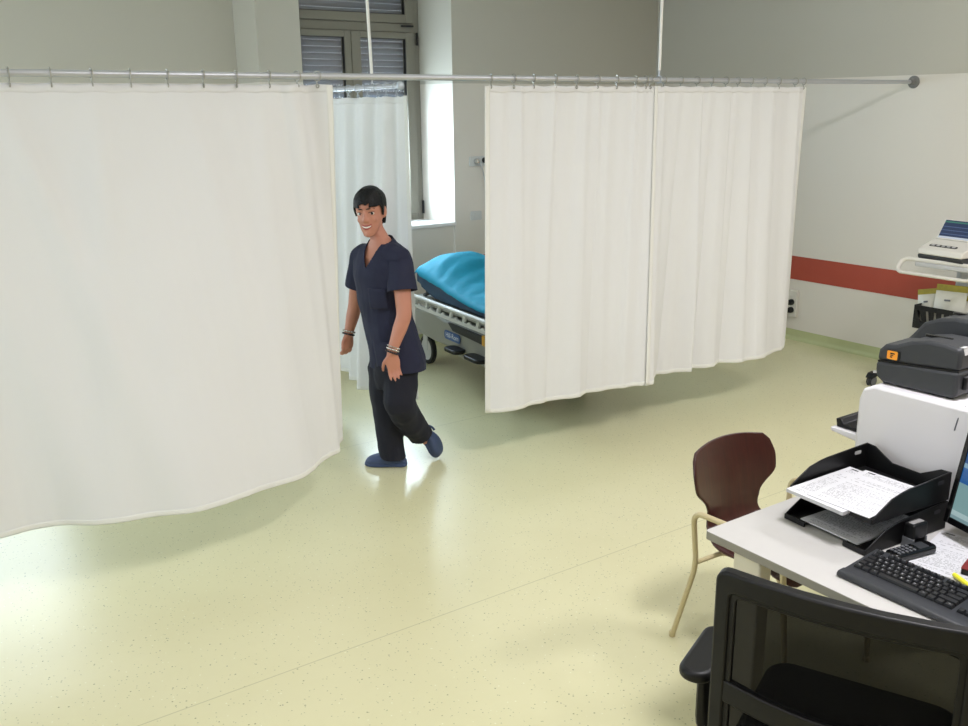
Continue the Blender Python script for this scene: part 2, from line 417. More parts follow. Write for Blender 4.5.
def sash(x0, x1, z0, z1, w):
    wl, wr, wb, wt = w
    bm = BM(); framebox(bm, x0, x1, z0, z1, w, WY-.025, WY+.04); o = obj('sash', bm, M_['winframe'], win, bevel=.005)
    bm = BM(); framebox(bm, x0+wl-.002, x1-wr+.002, z0+wb-.002, z1-wt+.002, .007, WY-.012, WY+.02); obj('gasket', bm, M_['gasket'], o)
    bm = BM(); box(bm, x0+wl, x1-wr, WY+.003, WY+.015, z0+wb, z1-wt); obj('pane', bm, M_['glass'], o, smooth=False)
sash(WX0+.021, XM, WZ0+.052, 2.623, (.055, .057, .08, .050)); sash(XM+.004, WX1-.056, WZ0+.052, 2.623, (.085, .080, .08, .050)); sash(WX0+.021, WX1-.056, 2.697, WZ1-.057, (.055, .080, .069, .06))
for (x0, x1, z0, z1) in ((4.135, 4.25, 2.667, 2.681), (4.276, 4.29, 2.52, 2.625), (4.293, 4.307, 1.10, 1.215)):
    bm = BM(); box(bm, x0, x1, WY-.045, WY-.022, z0, z1); obj('hinge', bm, M_['gasket'], win, bevel=.003)
# roller shutter, drawn down to two metres, with its rows of light slots
bm = BM(); z = 2.0; ys = WY+.075
while z < 3.35:
    prof = [(ys+.010, z), (ys+.004, z+.006), (ys, z+.020), (ys, z+.030), (ys+.004, z+.040), (ys+.009, z+.0465), (ys+.014, z+.0465), (ys+.014, z)]
    loft(bm, [[Vector((x, a, b_)) for a, b_ in prof] for x in (WX0-.02, WX1+.02)])
    x = WX0-.02
    while x < WX1+.02:
        box(bm, x, x+.0195, ys+.009, ys+.0138, z+.046, z+.051); x += .0245
    z += .0505
obj('roller_shutter', bm, M_['shutter'], win)
bm = BM(); prism(bm, [(PL1-.01, YB-.012), (PR+.01, YB-.012), (PR-.001, YB+.01), (WX1+.0, WY-.005), (WX0, WY-.005), (PL1+.001, YB+.01)], WZ0-.03, WZ0)
obj('window_sill', bm, M_['sill'], win, bevel=.004)
# second window of the back wall, behind the bulging curtain
w4 = empty('window_4', (0, 0, 0), kind='structure'); xm = (BX0+BX1)/2
bm = BM(); framebox(bm, BX0, BX1, BZ0, BZ1, .06, YREC+.05, YREC+.11); box(bm, xm-.05, xm+.05, YREC+.05, YREC+.11, BZ0+.06, BZ1-.06); obj('window_frame', bm, M_['winframe'], w4, bevel=.004)
for a0, a1 in ((BX0+.06, xm-.05), (xm+.05, BX1-.06)):
    bm = BM(); box(bm, a0, a1, YREC+.075, YREC+.085, BZ0+.06, BZ1-.06); obj('pane', bm, M_['glass'], w4, smooth=False)
# windows in the left wall, one before and one beyond the curtains
Mx = Matrix(((0, 1, 0, XL-.12), (1, 0, 0, 0), (0, 0, 1, 0), (0, 0, 0, 1)))
for nm, l in (('window_2', LW[0]), ('window_3', LW[1])):
    w2 = empty(nm, (0, 0, 0), kind='structure'); ym = (l[0]+l[1])/2
    bm = BM()
    for (a0, a1, b0, b1) in ((l[0], l[0]+.07, l[2], l[3]), (l[1]-.07, l[1], l[2], l[3]), (l[0]+.07, l[1]-.07, l[2], l[2]+.07), (l[0]+.07, l[1]-.07, l[3]-.07, l[3]), (ym-.03, ym+.03, l[2]+.07, l[3]-.07)):
        box(bm, a0, a1, -.03, .03, b0, b1, Mx)
    obj('window_frame', bm, M_['winframe'], w2, bevel=.004)
    for a0, a1 in ((l[0]+.07, ym-.03), (ym+.03, l[1]-.07)):
        bm = BM(); box(bm, a0, a1, -.006, .006, l[2]+.07, l[3]-.07, Mx); obj('pane', bm, M_['glass'], w2, smooth=False)

# ================================================================== LIGHT
def area(name, loc, size, power, col, rot=(0, 0, 0), sy=None, parent=None):
    l = bpy.data.lights.new(name, 'AREA'); l.energy = power; l.color = col; l.size = size
    if sy: l.shape = 'RECTANGLE'; l.size_y = sy
    o = bpy.data.objects.new(name, l); COL.objects.link(o); o.location = loc; o.rotation_euler = rot
    if parent: o.parent = parent
    return o
LP = M_['lamp'] = mat('lit_diffuser', (240, 240, 236), .6, emit=(255, 250, 240), estr=2.0)
names = {(0, 0): 'left row, nearer the front wall', (1, 0): 'middle row, nearer the front wall', (2, 0): 'right row, nearer the front wall', (0, 1): 'left row, nearer the curtains', (1, 1): 'middle row, nearer the curtains', (2, 1): 'right row, nearer the curtains'}
CEILP = (8, 71)
for i, x in enumerate((-.4, 2.3, 5.0)):
    for j, y in enumerate((-1.4, 1.0)):
        t = empty('ceiling_light', (x, y, CEIL), label='square ceiling lamp of the '+names[(i, j)], cat='lamp', group='ceiling lamps')
        bm = BM(); framebox(bm, -.31, .31, -.31, .31, .02, -.03, 0)
        bmesh.ops.rotate(bm, verts=bm.verts, cent=(0, 0, 0), matrix=Matrix.Rotation(-PI/2, 3, 'X'))
        for v in bm.verts: v.co.z = -abs(v.co.z)
        obj('lamp_frame', bm, M_['white'], t)
        bm = BM(); box(bm, -.29, .29, -.29, .29, -.015, -.003); obj('diffuser', bm, LP, t, smooth=False)
        area('lamp', (0, 0, -.035), .56, CEILP[j]*(.28, 1.06, .97)[i], (.985, .96, 1.04), parent=t)
area('daylight_back', (3.74, 7.42, 1.55), 1.1, 108, (.70, .87, 1), (-PI/2, 0, 0), .9)
area('daylight_left', (XL-.4, 2.875, 1.75), 1.7, 24, (.74, .88, 1), (PI/2, 0, -PI/2), 1.6)
area('daylight_back', (.365, 7.62, 1.5), 1.6, 27, (.78, .90, 1), (-PI/2, 0, 0), 1.2)
area('daylight_left', (XL-.4, 5.72, 1.8), 1.8, 72, (.72, .87, 1), (PI/2, 0, -PI/2), 1.7)
W = bpy.data.worlds.new('sky'); S.world = W; W.use_nodes = True
bg = W.node_tree.nodes['Background']; bg.inputs[0].default_value = (.78, .89, 1, 1); bg.inputs[1].default_value = 4.0

# ================================================================== CURTAIN RAILS
RY, RZ = 4.115, 2.1545
t = empty('curtain_rail', (XR, RY, RZ), label='long aluminium curtain rail fixed to the right wall by a round flange', cat='curtain rail')
bm = BM(); tube(bm, [(XL-XR, 0, 0)]+[(x, 0, -.004) for x in (-5, -3, -1.5)]+[(-.05, 0, 0)], .0145, 14); obj('tube', bm, M_['rod'], t)
Mf = Matrix.Rotation(-PI/2, 4, 'Y')
bm = BM(); lathe(bm, [(.046, 0), (.046, .006), (.036, .012), (.026, .014), (.024, .05), (.019, .056)], Mf); obj('wall_flange', bm, M_['flange'], t)
# inner rail, running from the back wall to a free end over the bay entrance
IX, IZ = 2.6, 2.122
t = empty('curtain_rail', (IX, YREC, IZ), label='short inner curtain rail running from the back wall, free round end', cat='curtain rail')
bm = BM(); tube(bm, [(0, 0, 0), (0, 4.545-YREC, 0)], .013, 14); obj('tube', bm, M_['rod'], t)
bm = BM(); sphere(bm, (0, 4.545-YREC, 0), .024); obj('end_cap', bm, M_['clear'], t)
def hanger(px0, px1, Y, x, z0, label, r):
    t = empty('hanging_rod', (x, Y, CEIL), label=label, cat='rod')
    bm = BM(); tube(bm, [(px0, 0, 0), (px1, 0, z0+.05-CEIL)], r, 12); obj('tube', bm, M_['hang'], t)
    bm = BM(); tube(bm, [(px1, 0, z0+.052-CEIL), (px1, 0, z0+.0185-CEIL)], r*.55, 10)
    tube(bm, [(px1+.02*math.cos(a)*0, .0205*math.cos(a), z0-CEIL+.0205*math.sin(a)) for a in [2*PI*k/14 for k in range(14)]], .004, 6, closed=True)
    obj('clamp', bm, M_['rod'], t)
    bm = BM(); lathe(bm, [(.035, -.0), (.035, -.008), (.012, -.02)], Matrix.Translation((px0, 0, 0))); obj('ceiling_plate', bm, M_['hang'], t)
pA = onY(367, 0, 4.86); pB = onY(371.3, 66, 4.86); sl = (pB.x-pA.x)/(pB.z-pA.z)
hanger(pB.x-sl*(pB.z-CEIL)-IX, 0, 4.86, IX, IZ, 'white hanging rod that carries the inner rail, in front of window', .0085)
hanger(0, 0, RY, 4.114, RZ, 'white hanging rod that carries the long rail, near the curtain overlap', .0085)

# ================================================================== CURTAINS
TOPZ = 2.116
ORD = ['first', 'second', 'third', 'fourth', 'fifth', 'sixth', 'seventh', 'eighth', 'ninth', 'tenth', 'eleventh', 'twelfth', 'thirteenth', 'fourteenth', 'fifteenth', 'sixteenth', 'seventeenth', 'eighteenth']
ring_proto = {}
def ring(x, y, z, axis, label, group, m='ring', tilt=0.0, top=TOPZ):
    key = (axis, m)
    if key not in ring_proto:
        bm = BM(); pts = []
        for k in range(18):
            a = math.radians(-80+ (340)*k/17); pts.append((0, .0215*math.cos(a), .0215*math.sin(a)-.003))
        pts += [(0, .004, -.030), (0, 0, -.040)]
        tube(bm, pts, .0031, 6)
        tube(bm, [(0, .0075*math.cos(2*PI*k/12), -.047+.0075*math.sin(2*PI*k/12)) for k in range(12)], .0031, 6, closed=True)
        me = bpy.data.meshes.new('curtain_ring'); bmesh.ops.recalc_face_normals(bm, faces=bm.faces); bm.to_mesh(me); bm.free()
        me.materials.append(M_[m])
        for p in me.polygons: p.use_smooth = True
        ring_proto[key] = me
    o = bpy.data.objects.new('curtain_ring', ring_proto[key]); COL.objects.link(o)
    o.location = (x, y, z); o.rotation_euler = (0, 0, tilt+(0 if axis == 'x' else PI/2))
    tag(o, label, 'curtain ring', group)

def curtain(name, label, top, hem, topz, hemz, ringu, fold, nu=260, nv=70, mats=('cloth', 'hem'), group=None, vexp=1.0, seed=0, kinkv=1.0):
    """top, hem: plan polylines [(u, x, y)...] sharing u in 0..1; fold(u, v) -> offset along the plan normal"""
    tu, tx, ty = zip(*top); hu, hx, hy = zip(*hem)
    root = empty(name, (float(np.mean(tx)), float(np.mean(ty)), 0), label=label, cat='curtain', group=group)
    ox, oy = root.location.x, root.location.y
    def P(u, v):
        a = Vector((interp(tu, tx, u), interp(tu, ty, u))); b = Vector((interp(hu, hx, u), interp(hu, hy, u)))
        w = v**vexp
        p = a.lerp(b, w)
        du = .004
        q0 = Vector((interp(tu, tx, max(0, u-du)), interp(tu, ty, max(0, u-du)))).lerp(Vector((interp(hu, hx, max(0, u-du)), interp(hu, hy, max(0, u-du)))), w)
        q1 = Vector((interp(tu, tx, min(1, u+du)), interp(tu, ty, min(1, u+du)))).lerp(Vector((interp(hu, hx, min(1, u+du)), interp(hu, hy, min(1, u+du)))), w)
        d = (q1-q0)
        if d.length > 1e-6: d.normalize()
        nrm = Vector((d.y, -d.x))
        p = p+nrm*fold(u, v)
        # scallop between rings
        sc = 0.0
        if ringu:
            dd = min(abs(u-r) for r in ringu); i = int(np.searchsorted(ringu, u))
            gap = (ringu[i]-ringu[i-1]) if 0 < i < len(ringu) else .05
            sc = .006*(1-abs(1-2*min(dd/gap, 1)))*max(0, 1-v*6) if gap > 0 else 0
        hz = hemz(u) if callable(hemz) else hemz
        return Vector((p.x-ox, p.y-oy, topz+(hz-topz)*v-sc))
    hlen = sum(math.hypot(b[1]-a[1], b[2]-a[2]) for a, b in zip(hem, hem[1:]))
    us = [i/nu for i in range(nu+1)]
    vs_ = [j/nv for j in range(nv+1)]
    hv = 1-.025/(topz-.33); tv = .035/(topz-.33)
    def grid(v0, v1, n, us=us):
        nu = len(us)-1
        bm = BM(); rows = []
        for j in range(n+1):
            v = v0+(v1-v0)*j/n; rows.append([bm.verts.new(P(u, v)) for u in us])
        for j in range(n):
            for i in range(nu): bm.faces.new((rows[j][i], rows[j][i+1], rows[j+1][i+1], rows[j+1][i]))
        return bm
    obj('cloth', grid(0, 1, nv), M_[mats[0]], root, solid=.0015, angle=180)
    obj('heading', grid(0, tv, 3), M_[mats[0]], root, solid=.0022, angle=180)
    obj('hem', grid(hv, 1, 3), M_[mats[1]], root, solid=.0026, angle=180)
    for ua, ub in ((0.0, .030/hlen), (1-.030/hlen, 1.0)):
        obj('side_hem', grid(0, 1, nv, [ua+(ub-ua)*i/4 for i in range(5)]), M_[mats[1]], root, solid=.0032, angle=180)
    return root, P

def lin(pts):  # add u by plan length
    d = [0]
    for a, b in zip(pts, pts[1:]): d.append(d[-1]+math.hypot(b[0]-a[0], b[1]-a[1]))
    return [(s/d[-1], p[0], p[1]) for s, p in zip(d, pts)]

# --- left curtain: pushed out from behind, its free end curling back to the rail
HZ = .335
hp = [(338, 438), (334, 447), (327, 456), (320, 462), (312, 470), (300, 477), (276, 488), (250, 497), (225, 503), (200, 508), (165, 514), (130, 520), (95, 524), (60, 527), (30, 531), (0, 537)]
hem1 = [(onz(x, y, HZ).x, onz(x, y, HZ).y) for x, y in hp][::-1]
hem1 = [(-1.55, 4.06), (-1.1, 4.0), (-.6, 3.97), (-.1, 3.955)] + hem1
hem1u = lin(hem1)
X0, X1 = -1.55, onY(330, 86, RY).x
top1u = []
# match top x to hem: monotone mapping, near taut
hxu = [(u, x) for u, x, y in hem1u]
def tmap(u):
    return X0+(X1-X0)*u
top1u = [(i/40, tmap(i/40), RY+.004) for i in range(41)]
def fold1(u, v):
    x = u*3.6
    g = .5+.5*v
    a = .016*math.sin(x*7.3+1.4*v+.6)*(.25+.9*v)+.010*math.sin(x*15.1-2.2*v+2)*(.4+.4*v)
    # slanting creases from individual rings
    for c, s, amp in ((.60, .10, .030), (.70, -.07, .020), (.90, -.05, .026), (.955, .02, .024), (.52, .08, .022), (.80, .05, .016), (.86, .03, .014)):
        d = (u-(c+s*v))/(.012+.018*v); a += amp*math.exp(-d*d)*(1-.35*v)*min(1, v*5)
    a += .010*noise.noise(Vector((x*1.5, v*2.4, 3.1)))
    if u > .93:   # turned-back free edge
        k = (u-.93)/.07; a += .024*math.sin(k*PI*2.6)*(1-.3*v)
    return a
rpx1 = [8, 50, 91, 130, 167, 203, 236, 269]
r1 = [onY(x, 72+.03*x*.6, RY).x for x in rpx1]
step = r1[1]-r1[0]
r1 = [r1[0]-step*k for k in range(9, 0, -1) if r1[0]-step*k > X0+.02]+r1+[onY(297, 77, RY).x, onY(317, 77, RY).x]
ru1 = [(x-X0)/(X1-X0) for x in r1]
curtain('curtain', 'large white curtain on the left, bulging out over the floor', top1u, hem1u, TOPZ, HZ, ru1, fold1, nu=420, vexp=.92)
vis = [x for x in r1 if x > .55]; hid = [x for x in r1 if x <= .55]
for i, x in enumerate(vis):
    nm = ORD[i] if i < 8 else ('second to last', 'last')[i-8] if i < 10 else 'last'
    ring(x, RY, RZ, 'x', nm+' steel ring from the left, holding the bulging left curtain', 'rings of the left curtain', tilt=(.5 if i >= len(vis)-2 else random.uniform(-.15, .15)))

# --- right pair of curtains
hA = [(485, 413), (497, 412.6), (510, 412), (528, 406.5), (545, 401.5), (562, 399.5), (580, 397), (586, 393), (600, 391), (620, 388), (640, 386), (652, 384.2)]
hzA, hzB = .335, .335
hemA = lin([(onz(x, y, hzA).x, onz(x, y, hzA).y) for x, y in hA])
xa0, xa1 = onY(485, 88, RY).x, onY(661, 86, RY).x
topA = [(i/30, xa0+(xa1-xa0)*i/30, RY+.003) for i in range(31)]
def foldA(u, v):
    uw = u+.045*noise.noise(Vector((u*5, v*.6, 2)))
    a = .007*math.sin(uw*38+.8*math.sin(v*2.2))*(.5+.5*v)*(1-.25*v)+.004*math.sin(uw*71+2+v)*(1-.6*v)
    for c, s, amp in ((.18, .02, .010), (.36, -.03, .012), (.62, .02, .008), (.84, -.02, .012), (.95, 0, .016)):
        d = (u-(c+s*v))/(.014+.010*v); a += amp*math.exp(-d*d)*(1-.4*v)
    a += .008*noise.noise(Vector((u*4, v*2, 8)))
    return a*min(1, max(0, .985-u)/.09)
rA = [onY(x, 80, RY).x for x in (491.2, 513.9, 533.9, 555.7, 576.9, 597.4, 617, 636, 645.7, 650.5)]
curtain('curtain', 'white curtain right of the blue bed, half hiding it', topA, hemA, TOPZ, hzA, [(x-xa0)/(xa1-xa0) for x in rA], foldA, vexp=1.0)
for i, x in enumerate(rA):
    ring(x, RY, RZ, 'x', ORD[i]+' steel ring from the left on the curtain beside the blue bed', 'rings of the curtain beside the bed', tilt=random.uniform(-.3, .3))
hB = [(645.5, 385.9), (652.5, 384.4), (654, 379), (656, 375.5), (656, 374.5), (672, 372.5), (690, 371.5), (691, 368), (704, 367.5), (716, 366.5), (717.5, 362.5), (735, 361.8), (756, 359.5), (762, 357), (772, 353.5), (779, 350.5), (783, 348), (784.5, 344)]
hemB = lin([(onz(x, y, hzB).x, onz(x, y, hzB).y) for x, y in hB])
xb0, xb1 = onY(654, 86, RY).x, onY(806, 87, RY).x
topB = [(i/30, xb0+(xb1-xb0)*i/30, RY-.006) for i in range(31)]
def foldB(u, v):
    uw = u+.05*noise.noise(Vector((u*5, v*.6, 7)))
    a = .011*math.sin(uw*34+1.0+.7*math.sin(v*2+1))*(.5+.5*v)*(1-.25*v)+.005*math.sin(uw*63+v*1.2)*(1-.5*v)
    for c, s, amp in ((.05, 0, .012), (.28, .03, .022), (.46, -.02, .020), (.60, .01, .024), (.76, -.02, .020), (.92, -.03, .024)):
        d = (u-(c+s*v)); a += amp*(math.exp(-(d/(.010+.006*v))**2) if d > 0 else math.exp(-(d/(.045+.02*v))**2))*(1-.35*v)
    a += .008*noise.noise(Vector((u*4, v*2, 5)))
    return a*min(1, max(0, u-.015)/.07)
rB = [onY(x, 81, RY).x for x in (664, 681, 697, 712, 726, 738, 751.5, 765.5, 779, 795.5, 804)]
curtain('curtain', 'white curtain furthest right, its free edge towards the red wall band', topB, hemB, TOPZ, hzB, [(x-xb0)/(xb1-xb0) for x in rB], foldB, vexp=1.0)
for i, x in enumerate(rB):
    ring(x, RY, RZ, 'x', ORD[i]+' steel ring from the left on the rightmost white curtain', 'rings of the rightmost curtain', tilt=random.uniform(-.3, .4))

# --- inner curtain, bunched along the short rail (seen behind the person)
y_i0, y_i1 = 6.2, 4.475
topI = [(i/30, IX, y_i0+(y_i1-y_i0)*i/30) for i in range(31)]
hemI = [(2.72, 6.2), (2.66, 5.95), (2.69, 5.64), (2.61, 5.29), (2.55, 5.05), (2.545, 4.94), (2.60, 4.80), (2.715, 4.645)]
hemI = lin(hemI)
def foldI(u, v):
    return (.030*math.sin(u*46)+.014*math.sin(u*88+1.3*v))*(.55+.35*v)*(1 if u < .9 else max(.15, (1-u)/.1))
rI = [6.1, 5.9, 5.72, 5.55, 5.4, 5.28, 5.16, 5.04, 4.92, 4.8, 4.7, 4.585]
curtain('curtain', 'narrow white curtain bunched behind the walking person', topI, hemI, 2.07, .30, [(y_i0-y)/(y_i0-y_i1) for y in rI], foldI, nu=300)
for i, y in enumerate(rI):
    ring(IX, y, IZ, 'y', ORD[i]+' ring from the back wall on the short inner rail', 'rings of the inner curtain', m='clear', tilt=random.uniform(-.4, .4))

# ================================================================== STRETCHER BEHIND THE CURTAIN
BA = Vector((-.08, -.9968, 0)); BN = Vector((.9968, .08*-1, 0)); BN = Vector((.9968, -.08, 0)).normalized()
BO = Vector((3.72, 6.5, 0))
bed = empty('hospital_stretcher', BO, label='stretcher trolley under a turquoise sheet, partly hidden behind white curtain', cat='stretcher')
BM4 = basis((0, 0, 0), BA, BN, Vector((0, 0, 1)))     # local (s, b, z)
def bp(s, b_, z): return BM4 @ Vector((s, b_, z))
def bbox_(bm, s0, s1, b0, b1, z0, z1, mi=0): box(bm, s0, s1, b0, b1, z0, z1, BM4, mi)
BWD = .70
def mz(s):  # mattress top
    return interp([.1, .2, .6, .95, 1.2, 2.15], [.765, .765, .715, .66, .64, .64], s)
def mb(s):  # mattress bottom
    return interp([.1, .2, .45, .7, 1.2, 2.15], [.64, .64, .575, .565, .565, .565], s)
bm = BM(); rings = []
for i in range(40):
    s = .17+1.95*i/39; w0 = 0 if .03 < i/39 < .97 else .012
    zt, zb = mz(s)-w0, mb(s)+w0; r = .022
    prof = [(-.0+w0, zb+r), (-.0+w0, zt-r), (r*.3+w0, zt-r*.3), (r+w0, zt), (BWD-r-w0, zt), (BWD-r*.3-w0, zt-r*.3), (BWD-w0, zt-r), (BWD-w0, zb+r), (BWD-r-w0, zb), (r+w0, zb)]
    rings.append([bp(s, a, z) for a, z in prof])
loft(bm, rings); obj('mattress', bm, M_['navyvinyl'], bed)
# turquoise sheet: domed over the pillow at the head, hanging a little over the near side
bm = BM(); nS, nB = 90, 50; G = []
for i in range(nS+1):
    s = .155+1.95*i/nS; row = []
    for j in range(nB+1):
        q = j/nB
        b_ = -.012+q*(BWD+.024)
        dome = .125*math.exp(-((s-.34)/.26)**2)*max(0, math.sin(PI*min(1, max(0, q))))**.8
        edge = min(q, 1-q)
        drop = .035*max(0, 1-edge/.035)**1.5 * (1 if s > .25 else .6)
        headdrop = .03*max(0, 1-(s-.155)/.05)**1.5
        wr = .0035*math.sin(s*40+q*14+2*math.sin(q*6))*(1-abs(2*q-1)**2)+.005*noise.noise(Vector((s*9, q*5, 1)))+.004*noise.noise(Vector((s*22+q*9, q*4, 6)))
        z = mz(max(.2, s))+.006+dome-drop-headdrop+wr+.012*math.sin(q*PI)
        row.append(bm.verts.new(bp(s, b_, z)))
    G.append(row)
for i in range(nS):
    for j in range(nB): bm.faces.new((G[i][j], G[i][j+1], G[i+1][j+1], G[i+1][j]))
obj('sheet', bm, M_['teal'], bed, solid=.004, angle=180)
# deck and mechanism under the raised head
bm = BM(); bbox_(bm, .12, 2.15, .02, BWD-.02, .50, .555)
obj('deck', bm, M_['bedgrey'], bed, bevel=.01)
bm = BM()
for b_ in (.06, .3, .6): tube(bm, [bp(.2, b_, .56), bp(.32, b_, .60), bp(.28, b_, .645)], .014, 8)
tube(bm, [bp(.30, .03, .60), bp(.30, .66, .60)], .016, 8)
obj('backrest_support', bm, M_['dgrey'], bed)
# side rails with slanting cutouts
for side, b0 in (('near', -.055), ('far', BWD+.03)):
    bm = BM()
    tube(bm, [bp(.02, b0, .572), bp(2.1, b0, .572)], .016, 10)
    bbox_(bm, .02, 2.1, b0-.010, b0+.012, .487, .512)
    s = .04
    while s < 2.05:
        prism(bm, [(s, .505), (s+.035, .505), (s+.035+.02, .565), (s+.02, .565)], b0-.008, b0+.010, basis((0, 0, 0), BA, Vector((0, 0, 1)), BN))
        prism(bm, [(s+.06, .505), (s+.13, .505), (s+.10, .53)], b0-.006, b0+.008, basis((0, 0, 0), BA, Vector((0, 0, 1)), BN))
        s += .2
    obj('side_rail', bm, M_['bedwhite'], bed)
# base hood
def hood(b):
    return [bp(*p) for p in b]
bm = BM()
o = [(.10, .28), (.10, .44), (.42, .47), (.62, .435), (1.25, .43), (1.62, .44), (1.95, .44), (1.95, .28), (1.72, .255), (.45, .235), (.2, .25)]
prism(bm, o, .01, BWD-.01, basis((0, 0, 0), BA, Vector((0, 0, 1)), BN))
obj('base_hood', bm, M_['bedgrey'], bed, bevel=.02, seg=3)
bm = BM(); prism(bm, [(.70, .435), (.78, .385), (1.22, .372), (1.28, .43)], -.0, .02, basis((0, 0, 0), BA, Vector((0, 0, 1)), BN)); obj('recess_panel', bm, M_['dgrey'], bed)
for s in (.35, 1.75):
    bm = BM(); tube(bm, [bp(s, .35, .44), bp(s, .35, .51)], .05, 16); obj('lift_column', bm, M_['lgrey'], bed)
Mb = basis(tuple(bp(.767, .004, .338)), BA, Vector((0, 0, 1)), -BN)
bm = BM(); prism(bm, rrect(.25, .068, .026), 0, .004, Mb)
bd = obj('badge', bm, M_['logoblue'], bed)
bm = BM(); text_mesh('Hill-Rom', .056, Mb @ Matrix.Translation((0, .0, .0045)), bm); obj('badge_lettering', bm, M_['logowhite'], bd, smooth=False)
# pedals
for s0, s1, z0 in ((.80, 1.0, .255), (1.10, 1.34, .262)):
    bm = BM()
    prism(bm, rrect(s1-s0, .11, .05, cx=(s0+s1)/2, cy=-.05), z0+.0, z0+.03, BM4)
    p = obj('foot_pedal', bm, M_['black'], bed, bevel=.008)
    bm = BM(); tube(bm, [bp((s0+s1)/2, -.03, z0), bp((s0+s1)/2+.02, .02, z0-.05), bp((s0+s1)/2+.02, .12, z0-.02)], .014, 8); obj('pedal_arm', bm, M_['bedwhite'], p)
bm = BM(); prism(bm, rrect(.07, .075, .01, cx=1.275, cy=.41), -.012, .006, basis((0, 0, 0), BA, Vector((0, 0, 1)), BN)); obj('release_tag', bm, M_['yellow'], bed)
# castors
for s in (.24, 1.48):
    for b_ in (.06, BWD-.06):
        R_ = .12; Mw = basis(tuple(bp(s, b_, R_)), BA, Vector((0, 0, 1)), BN)
        bm = BM(); lathe(bm, [(R_-.028, -.018), (R_-.006, -.02), (R_, -.012), (R_, .012), (R_-.006, .02), (R_-.028, .018)], Mw, 32); w = obj('wheel', bm, M_['tyre'], bed)
        bm = BM(); lathe(bm, [(.0, -.020), (.07, -.021), (R_-.027, -.017), (R_-.027, .017), (.07, .021), (.0, .020)], Mw, 28); obj('wheel_cover', bm, M_['lgrey'], w)
        bm = BM(); tube(bm, [bp(s, b_, R_+.06), bp(s, b_, .27)], .02, 10)
        prism(bm, [(-.03, .0), (.03, 0), (.04, .13), (-.04, .13)], -.026, -.022, Mw); prism(bm, [(-.03, .0), (.03, 0), (.04, .13), (-.04, .13)], .022, .026, Mw); prism(bm, [(-.04, .125), (.04, .125), (.03, .14), (-.03, .14)], -.026, .026, Mw)
        obj('castor_fork', bm, M_['lgrey'], bed)

# ================================================================== WALL SOCKETS
pS = onY(478.5, 161, YB)
t = empty('wall_socket', (pS.x, YB, pS.z), label='white double outlet plate on back wall right of the window', cat='socket')
Mw = basis((0, 0, 0), Vector((1, 0, 0)), Vector((0, 0, 1)), Vector((0, -1, 0)))
bm = BM(); prism(bm, rrect(.20, .085, .01), 0, .012, Mw); obj('cover_plate', bm, M_['plate'], t, bevel=.002)
bm = BM(); lathe(bm, [(.024, .012), (.024, .03), (.018, .045), (.008, .047), (0, .047)], Mw @ Matrix.Translation((-.035, 0, 0))); obj('gas_outlet', bm, M_['chrome'], t)
bm = BM(); lathe(bm, [(.024, .012), (.024, .04), (.018, .05), (0, .05)], Mw @ Matrix.Translation((.052, .006, 0))); pl = obj('plug', bm, M_['dgrey'], t)
bm = BM(); tube(bm, fillet([(.02-.035, -.03, .03), (.0, -.06, -.06), (.045, -.03, -.16), (.07, -.02, -.40)], .05), .006, 8); obj('cable', bm, M_['lgrey'], t)
pS = onY(475.8, 215.5, YB)
t = empty('switch_plate', (pS.x, YB, pS.z), label='blank grey switch plate low beside the window sill', cat='switch plate')
bm = BM(); prism(bm, rrect(.115, .078, .008), 0, .010, Mw); obj('cover_plate', bm, M_['plate'], t, bevel=.002)
bm = BM(); prism(bm, rrect(.07, .045, .004), .010, .013, Mw); obj('insert', bm, M_['plate'], t, bevel=.001)
pS = onX(793, 303, XR)
t = empty('wall_socket', (XR, pS.y, pS.z), label='white socket box with black plugs low on the right wall', cat='socket')
Mr = basis((0, 0, 0), Vector((0, 1, 0)), Vector((0, 0, 1)), Vector((-1, 0, 0)))
bm = BM(); prism(bm, rrect(.11, .24, .012), 0, .03, Mr); obj('cover_plate', bm, M_['offwhite'], t, bevel=.003)
for z_ in (.015, -.055):
    bm = BM(); lathe(bm, [(.026, .03), (.026, .05), (.02, .075), (0, .078)], Mr @ Matrix.Translation((-.01, z_, 0))); obj('plug', bm, M_['black'], t)
bm = BM(); tube(bm, fillet([(-.07, .01, -.06), (-.09, .02, -.14), (-.02, .05, -.2), (-.008, .1, -.19), (-.008, .3, .18)], .04), .005, 8); obj('cable', bm, M_['black'], t)

# ================================================================== DESK
DT, DTH = .735, .028
DX0, DX1, DY1, DY0 = 2.045, 3.30, 1.775, .15
desk = empty('desk', (DX0, DY1, 0), label='light grey office desk with cream steel legs', cat='desk')
o_ = Vector((DX0, DY1, 0))
bm = BM(); prism(bm, rrect(DX1-DX0, DY1-DY0, .012, cx=(DX1-DX0)/2, cy=-(DY1-DY0)/2), DT-DTH, DT); 
bm.normal_update()
for f in bm.faces: f.material_index = 0 if abs(f.normal.z) > .5 else 1
obj('desktop', bm, [M_['desk'], M_['deskedge']], desk, bevel=.002)
for x in (.012, DX1-DX0-.085):
    for y in (-.205, -(DY1-DY0)+.02):
        bm = BM(); box(bm, x, x+.055, y, y+.10, .012, DT-DTH); l = obj('leg', bm, M_['deskleg'], desk, bevel=.006)
        bm = BM(); lathe(bm, [(.022, 0), (.024, .004), (.018, .013)], Matrix.Translation((x+.027, y+.05, 0))); obj('levelling_foot', bm, M_['black'], l)
for y in (-.165, -(DY1-DY0)+.05):
    bm = BM(); box(bm, .06, DX1-DX0-.08, y, y+.03, DT-DTH-.05, DT-DTH); obj('cross_rail', bm, M_['deskleg'], desk, bevel=.003)

